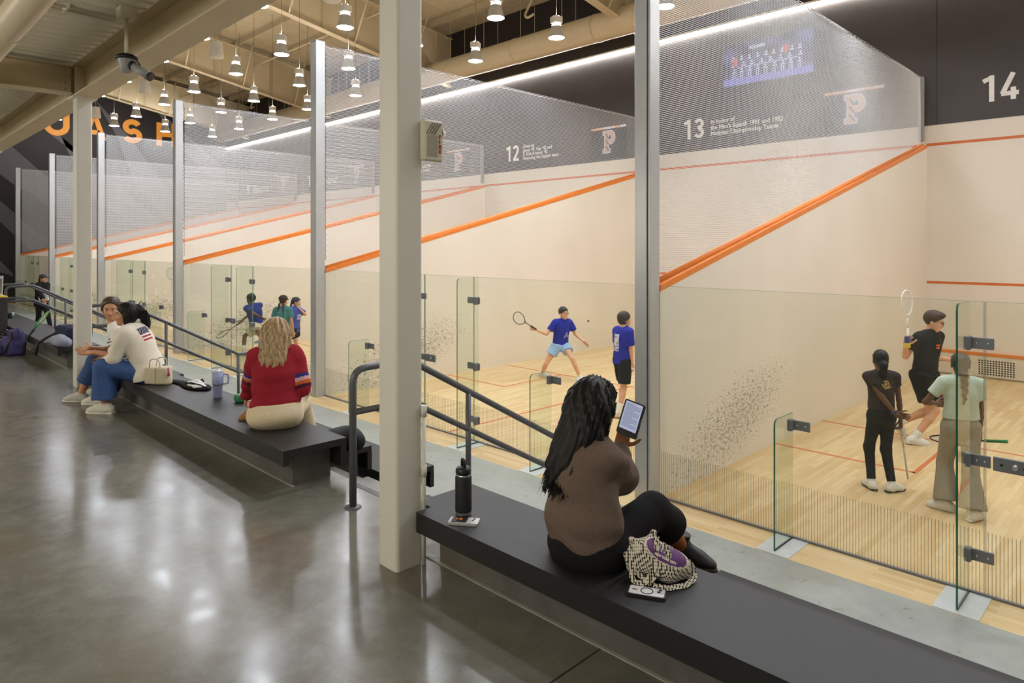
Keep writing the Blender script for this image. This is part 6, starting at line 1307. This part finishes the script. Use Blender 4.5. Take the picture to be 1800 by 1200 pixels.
# crumpled checked tote bag
def tote():
    t_ = NT('checked_canvas'); tc = t_.n('ShaderNodeTexCoord'); mp = t_.n('ShaderNodeMapping'); mp.inputs['Rotation'].default_value = (0.5, 0.35, 0.78); t_.l(tc.outputs['Object'], mp.inputs[0])
    sp = t_.n('ShaderNodeSeparateXYZ'); t_.l(mp.outputs[0], sp.inputs[0]); k = 6.2832 / 0.0135
    f = [t_.math('SINE', t_.math('MULTIPLY', sp.outputs[i], k)) for i in range(3)]
    m = t_.math('GREATER_THAN', t_.math('ADD', t_.math('MULTIPLY', f[0], f[1]), t_.math('MULTIPLY', f[2], 0.25)), 0.12); c = t_.mix(m, lin((208, 200, 182)), lin((58, 56, 58))); CH = t_.bsdf(c, 0.9, 0, 0.2)
    PUR = mat('purple_patch', (92, 48, 104), 0.7); CRM = mat('cream_canvas', (206, 196, 176), 0.85)
    t = thing('tote_bag', 'crumpled cream and black checked tote bag with a purple patch, on the near bench', 'bag', (0, 0, 0))
    o = A(2.17, -3.42, 1.13); R_ = A(S2, S2, 0); B_ = A(-S2, S2, 0); at = lambda a, b, c: o + R_ * a + B_ * b + UP * c
    pr = [ell(at(0.03, 0.0, 0.055), (0.105, 0.085, 0.060), (R_, B_, UP), 0.05), ell(at(-0.045, 0.0, 0.095), (0.068, 0.062, 0.070), (R_, B_, UP), 0.04), cone(at(-0.07, 0.02, 0.10), at(-0.10, 0.0, 0.155), 0.030, 0.014, 0.03), cone(at(-0.02, 0.02, 0.13), at(0.0, 0.03, 0.165), 0.035, 0.018, 0.03), cone(at(-0.09, -0.01, 0.07), at(-0.125, -0.02, 0.10), 0.04, 0.016, 0.03), cone(at(0.05, -0.05, 0.03), at(0.11, -0.03, 0.035), 0.045, 0.040, 0.04)]
    for q in pr: q.cut = [(at(0, 0, 0.002), A(0, 0, -1))]
    wr = ripple(0.010, 34, 77); n_ = nrm(A(0.45, -0.62, 0.64)); e1 = nrm(R_ * 0.8 - UP * 0.55 - n_ * 0); e1 = nrm(e1 - n_ * float(e1 @ n_)); e2 = np.cross(n_, e1); pc = at(0.045, -0.02, 0.10)
    def paint(q):
        w = q - pc; x, y = w @ e1, w @ e2; d = w @ n_; m = (x / 0.088) ** 2 + (y / 0.048) ** 2; o_ = np.zeros(len(q), int); o_[(m < 1.18) & (d > -0.05)] = 2; o_[(m < 1.0) & (d > -0.05)] = 1; return o_
    bag = sdf_obj('bag_body', pr, 0.005, [CH, PUR, CRM], t, wr, paint=paint)
    b = MB()
    for st in ([(-0.10, -0.05, 0.07), (-0.115, -0.09, 0.02), (-0.06, -0.10, 0.012), (-0.02, -0.085, 0.07), (0.0, -0.04, 0.135), (0.01, 0.0, 0.165)], [(0.0, -0.03, 0.155), (0.03, -0.05, 0.15), (0.05, -0.06, 0.115), (0.03, -0.075, 0.08), (-0.03, -0.10, 0.035), (-0.05, -0.105, 0.012)], [(0.08, 0.0, 0.09), (0.15, -0.01, 0.06), (0.165, -0.04, 0.012), (0.11, -0.10, 0.008), (0.03, -0.125, 0.008), (-0.03, -0.11, 0.012)], [(-0.09, 0.0, 0.14), (-0.12, -0.03, 0.10), (-0.10, -0.06, 0.05), (-0.05, -0.09, 0.02)]):
        pts = fillet([at(*p) for p in st], 0.03, 5); vs = []
        for i, p in enumerate(pts):
            d = nrm(pts[min(i + 1, len(pts) - 1)] - pts[max(i - 1, 0)]); s_ = nrm(np.cross(d, n_ + B_ * 0.3)) * 0.011; vs += [p + s_, p - s_, p - s_ + n_ * 0.003, p + s_ + n_ * 0.003]
        n = len(pts); fs = []
        for i in range(n - 1):
            for k_ in range(4): fs.append((4 * i + k_, 4 * i + (k_ + 1) % 4, 4 * i + 4 + (k_ + 1) % 4, 4 * i + 4 + k_))
        b.add(vs, fs, smooth=False); b.build('strap', CH, t); b = MB()
    from mathutils import Matrix
    M = Matrix(((e1[0], e2[0], n_[0]), (e1[1], e2[1], n_[1]), (e1[2], e2[2], n_[2])))
    dg = bag.data; co = np.empty(len(dg.vertices) * 3); dg.vertices.foreach_get('co', co); co = co.reshape(-1, 3); w = co - pc; hmax = lambda x, y: float(np.max((w @ n_)[(np.abs(w @ e1 - x) < 0.03) & (np.abs(w @ e2 - y) < 0.012)], initial=0.0))
    for s_, x, y, z in (('STA', -0.045, -0.012, 0.034), ('NEW YORK CITY', -0.040, -0.036, 0.012), ('ED MILL', -0.030, 0.024, 0.014)):
        p = pc + e1 * x + e2 * y + n_ * (hmax(x + 0.03, y) + 0.001); tx = text_mesh('patch_lettering', s_, z, mat('patch_white', (224, 216, 210), 0.7), bag, tuple(p), M.to_euler(), 0.0008, depth=0.0006)
tote()
# lilac tumbler
t = thing('tumbler', 'lilac travel tumbler with handle and straw on the middle bench', 'tumbler', (-2.60, -3.37, 1.13), 0.78); LIL = mat('lilac_enamel', (150, 156, 196), 0.45)
MB().lathe([(0, 0), (0.037, 0), (0.040, 0.004), (0.043, 0.115), (0.050, 0.125), (0.052, 0.235), (0.0, 0.235)], n=28).build('tumbler_body', LIL, t)
MB().lathe([(0.0432, 0.113), (0.0455, 0.118), (0.0505, 0.1255)], n=28).build('steel_band', STL, t)
MB().lathe([(0.052, 0.235), (0.053, 0.24), (0.052, 0.25), (0.02, 0.256), (0, 0.256)], n=28).build('lid', mat('clear_lid', (186, 190, 206), 0.15), t)
MB().tube(fillet([(0.050, 0, 0.215), (0.100, 0, 0.215), (0.096, 0, 0.13), (0.046, 0, 0.125)], 0.022), 0.008, 10).build('handle', LIL, t)
MB().tube([(0.0, 0.01, 0.25), (-0.012, 0.012, 0.30)], 0.005, 8).build('straw', mat('clear_straw', (204, 206, 214), 0.15), t)
text_mesh('maker_mark', 'STANLEY', 0.013, STL, t, (-0.045, -0.0535, 0.175), (math.pi / 2, 0, 0), 0.0004, depth=0.0004) if False else None
# racket cover, flat, black and white
def flat_bag():
    t = thing('racket_cover', 'flat black and white racket cover lying between the cream handbag and the tumbler', 'bag', (0, 0, 0)); o = A(-3.28, -3.36, 1.13); d = nrm(A(0.97, 0.12, 0)); sd = A(-d[1], d[0], 0); at = lambda a, b, c: o + d * a + sd * b + UP * c
    MBK = cloth('black_nylon', (26, 26, 28)); pr = [ell(at(0.10, 0, 0.016), (0.22, 0.10, 0.024), (d, sd, UP), 0.03), ell(at(-0.2, 0, 0.012), (0.24, 0.05, 0.018), (d, sd, UP), 0.04)]
    for q in pr: q.cut = [(at(0, 0, 0.001), A(0, 0, -1))]
    sdf_obj('cover', pr, 0.006, MBK, t, ripple(0.003, 40, 5))
    pw = [ell(at(0.12, -0.01, 0.034), (0.15, 0.075, 0.020), (d, sd, UP), 0.02), cone(at(-0.05, 0.0, 0.03), at(0.05, 0.03, 0.045), 0.018, 0.022, 0.03), cone(at(0.06, 0.03, 0.05), at(0.12, 0.02, 0.062), 0.016, 0.012, 0.03)]
    sdf_obj('white_panel', pw, 0.006, cloth('white_nylon', (220, 220, 222)), t, ripple(0.008, 45, 8))
    MB().tube([at(-0.02, -0.05, 0.035), at(0.10, -0.06, 0.058), at(0.24, -0.03, 0.045), at(0.33, 0.0, 0.012)], 0.010, 8).build('zip_strap', MBK, t)
    MB().tube([at(0.05, 0.05, 0.05), at(0.10, 0.06, 0.075), at(0.14, 0.05, 0.06)], 0.008, 8).build('carry_loop', MBK, t)
flat_bag()
# cream handbag
def handbag():
    t = thing('handbag', 'small cream leather handbag with two handles, behind the woman in the off-white sweater', 'bag', (0, 0, 0)); o = A(-3.66, -3.55, 1.13); d = nrm(A(0.80, 0.60, 0)); sd = A(-d[1], d[0], 0); at = lambda a, b, c: o + d * a + sd * b + UP * c
    CR = mat('cream_leather', (204, 192, 164), 0.5, var=0.05)
    pr = [rbox(at(0, 0, 0.09), (0.120, 0.062, 0.09), (d, sd, UP), 0.022, 0.02), cone(at(-0.115, 0, 0.02), at(-0.09, 0, 0.16), 0.030, 0.022, 0.03), cone(at(0.115, 0, 0.02), at(0.09, 0, 0.16), 0.030, 0.022, 0.03)]
    for q in pr: q.cut = [(at(0, 0, 0.002), A(0, 0, -1)), (at(0, 0, 0.175), UP)]
    sdf_obj('bag_body', pr, 0.006, CR, t, ripple(0.003, 26, 14))
    for y in (-0.05, 0.05): MB().tube(fillet([at(-0.06, y, 0.165), at(-0.05, y * 1.2, 0.26), at(0.05, y * 1.2, 0.26), at(0.06, y, 0.165)], 0.05), 0.006, 8).build('handle', CR, t)
    MB().tube([at(0.012, -0.064, 0.02), at(0.012, -0.066, 0.17)], 0.003, 6).build('front_seam', mat('cream_seam', (176, 162, 134), 0.6), t)
    b = MB(); b.tube([at(0.125, -0.02, 0.17), at(0.14, -0.03, 0.13), at(0.137, -0.03, 0.09)], [0.005, 0.007, 0.012], 8); b.build('pink_tassel', mat('pink_tassel', (196, 70, 110), 0.6), t)
handbag()
t = thing('pouch', 'small green pouch on the middle bench at the left hip of the woman in red', 'pouch', (0, 0, 0)); p = A(*uz(424, 706, 1.13)); sdf_obj('pouch_body', [rbox(p + A(0, 0, 0.035), (0.055, 0.05, 0.035), None, 0.02)], 0.006, mat('green_rubber', (40, 118, 78), 0.5), t); MB().tube([p + A(-0.03, -0.03, 0.065), p + A(0.03, -0.03, 0.068)], 0.004, 6).build('zip', BLACKP, t)
# black drawstring bag on the middle tier
def soft_bag(name, label, cat, o, d, pr, m, vox, rp, straps=(), strap_m=None, sr=0.012, extra=None):
    t = thing(name, label, cat, (0, 0, 0)); d = nrm(d); sd = A(-d[1], d[0], 0); at = lambda a, b, c: A(*o) + d * a + sd * b + UP * c; ax = (d, sd, UP); ps = []
    for q in pr:
        if q[0] == 'e': ps.append(ell(at(*q[1]), q[2], ax, q[3]))
        elif q[0] == 'c': ps.append(cone(at(*q[1]), at(*q[2]), q[3], q[4], q[5]))
        else: ps.append(rbox(at(*q[1]), q[2], ax, q[3], q[4]))
    for q in ps: q.cut = [(at(0, 0, 0.002), A(0, 0, -1))]
    sdf_obj('bag_body', ps, vox, m, t, rp)
    for s_ in straps: MB().tube(fillet([at(*p) for p in s_], 0.05), sr, 8).build('strap', strap_m or m, t)
    if extra: extra(t, at, ax)
    return t
soft_bag('drawstring_bag', 'slumped black drawstring bag on the middle tier bench behind the near column', 'bag', (-1.53, -2.70, 0.765), (0.9, 0.3, 0), [('e', (0, 0, 0.07), (0.17, 0.13, 0.10), 0.05), ('e', (0.12, 0, 0.06), (0.12, 0.10, 0.085), 0.05), ('c', (-0.10, 0, 0.07), (-0.24, 0.0, 0.04), 0.05, 0.03, 0.05)], cloth('black_ripstop', (30, 30, 32), 0.6), 0.008, ripple(0.012, 26, 3), [[(-0.24, 0, 0.04), (-0.34, -0.05, 0.06), (-0.42, -0.05, 0.04)]], BLACKP, 0.006)
# bags on the left
NAVY = cloth('navy_nylon', (38, 42, 66)); PURP = cloth('purple_nylon', (74, 70, 112)); HOOD = cloth('blue_grey_fleece', (138, 144, 162))
p = uz(112, 606, 1.13); soft_bag('backpack', 'dark navy backpack lying on the end of the left bench behind the far column', 'backpack', (p[0] - 0.15, -3.42, 1.13), (0.95, 0.1, 0), [('b', (0, 0, 0.13), (0.27, 0.17, 0.13), 0.07, 0.04), ('e', (0.02, -0.1, 0.10), (0.20, 0.10, 0.10), 0.04)], NAVY, 0.010, ripple(0.012, 18, 7), [[(-0.25, -0.1, 0.16), (-0.42, -0.20, 0.07), (-0.42, -0.33, -0.02), (-0.40, -0.36, -0.18)]], BLACKP, 0.018, lambda t, at, ax: sdf_obj('mesh_pocket', [ell(at(-0.22, -0.02, 0.16), (0.08, 0.14, 0.10), ax, 0.02)], 0.010, mat('grey_mesh', (84, 84, 92), 0.8), t))
p = uz(100, 609, 1.13); soft_bag('hoodie', 'crumpled blue grey hoodie lying in front of the navy backpack', 'clothing', (p[0], -3.64, 1.13), (0.95, 0.1, 0), [('e', (0, 0, 0.08), (0.20, 0.10, 0.085), 0.05), ('e', (0.14, 0, 0.07), (0.12, 0.09, 0.075), 0.05), ('c', (-0.15, -0.02, 0.05), (-0.24, -0.04, 0.03), 0.06, 0.03, 0.05)], HOOD, 0.008, ripple(0.014, 30, 9))
soft_bag('backpack', 'purple backpack slumped on the concrete floor against the left bench', 'backpack', (-9.30, -3.93, ZU), (0.93, 0.2, 0), [('b', (-0.02, 0, 0.12), (0.27, 0.13, 0.12), 0.06, 0.05), ('b', (0.14, 0.02, 0.27), (0.13, 0.09, 0.13), 0.05, 0.05), ('c', (0.22, 0.0, 0.33), (0.28, 0.0, 0.41), 0.05, 0.03, 0.04), ('e', (-0.22, -0.03, 0.08), (0.20, 0.12, 0.09), 0.05), ('b', (-0.04, -0.15, 0.11), (0.17, 0.035, 0.075), 0.02, 0.015), ('b', (0.15, -0.10, 0.26), (0.09, 0.03, 0.06), 0.02, 0.012)], PURP, 0.009, ripple(0.012, 22, 17), [[(-0.12, -0.13, 0.30), (-0.05, -0.20, 0.16), (-0.10, -0.17, 0.01)], [(0.12, -0.08, 0.41), (0.03, -0.16, 0.26), (-0.03, -0.20, 0.06)], [(0.24, -0.06, 0.38), (0.27, -0.12, 0.22), (0.22, -0.16, 0.06)]], BLACKP, 0.014, lambda t, at, ax: MB().tube([at(-0.19, -0.187, 0.17), at(0.11, -0.187, 0.17)], 0.004, 6).build('zip', BLACKP, t))
racket('squash_racket', 'squash racket with a bright green throat propped on the left bench behind the purple backpack', A(*uz(40, 596, 1.14)) + A(0, 0.05, 0), A(0.32, 0.30, 0.55), (0.5, 0.9, -0.75), (52, 150, 84), (36, 36, 38), L=0.52)
t = thing('paper_cup', 'small teal paper cup on the far end of the left bench', 'cup', tuple(uz(40, 556, 0.77) * A(1, 0, 0) + A(0, -2.74, 0.765))); MB().lathe([(0, 0), (0.03, 0), (0.04, 0.10), (0.0, 0.10)], n=20).build('cup_body', mat('teal_cup', (120, 178, 172), 0.6), t); MB().lathe([(0.04, 0.10), (0.043, 0.105), (0.04, 0.112), (0, 0.112)], n=20).build('lid', LAMPW, t)
# dark information stand with booklets at the left edge
p = uz(14, 603, ZU); t = thing('information_stand', 'dark stand with a yellow ledge and white booklets at the left edge', 'stand', (p[0] - 0.40, p[1] - 0.28, ZU))
MB().bbox(-0.4, 0.4, -0.28, 0.28, 0, 0.80, 0.01).build('cabinet', mat('dark_laminate', (46, 44, 45), 0.5), t); MB().bbox(-0.4, 0.4, -0.28, 0.28, 0.80, 0.825, 0.004).build('ledge', mat('yellow_ledge', (206, 182, 60), 0.5), t)
for i, y in enumerate((0.02, 0.16)):
    b = MB(); b.obox((0.30, y, 1.0), (0.008, -0.004, 0.0), (0.0, 0.06, 0), (0.05, 0.0, 0.18)); k_ = tag(b.build('booklet', mat('white_booklet', (200, 198, 194), 0.5)), 'white booklet in the dark information stand, ' + ('nearer the court', 'nearer the lobby')[1 - i], 'booklet'); k_.location = (p[0] - 0.40, p[1] - 0.28, ZU)
    b = MB(); b.obox((0.311, y, 1.0), (0.001, 0, 0), (0, 0.045, 0), (0.036, 0, 0.13)); b.build('cover_picture', mat('booklet_grey', (120, 118, 116), 0.6), k_)
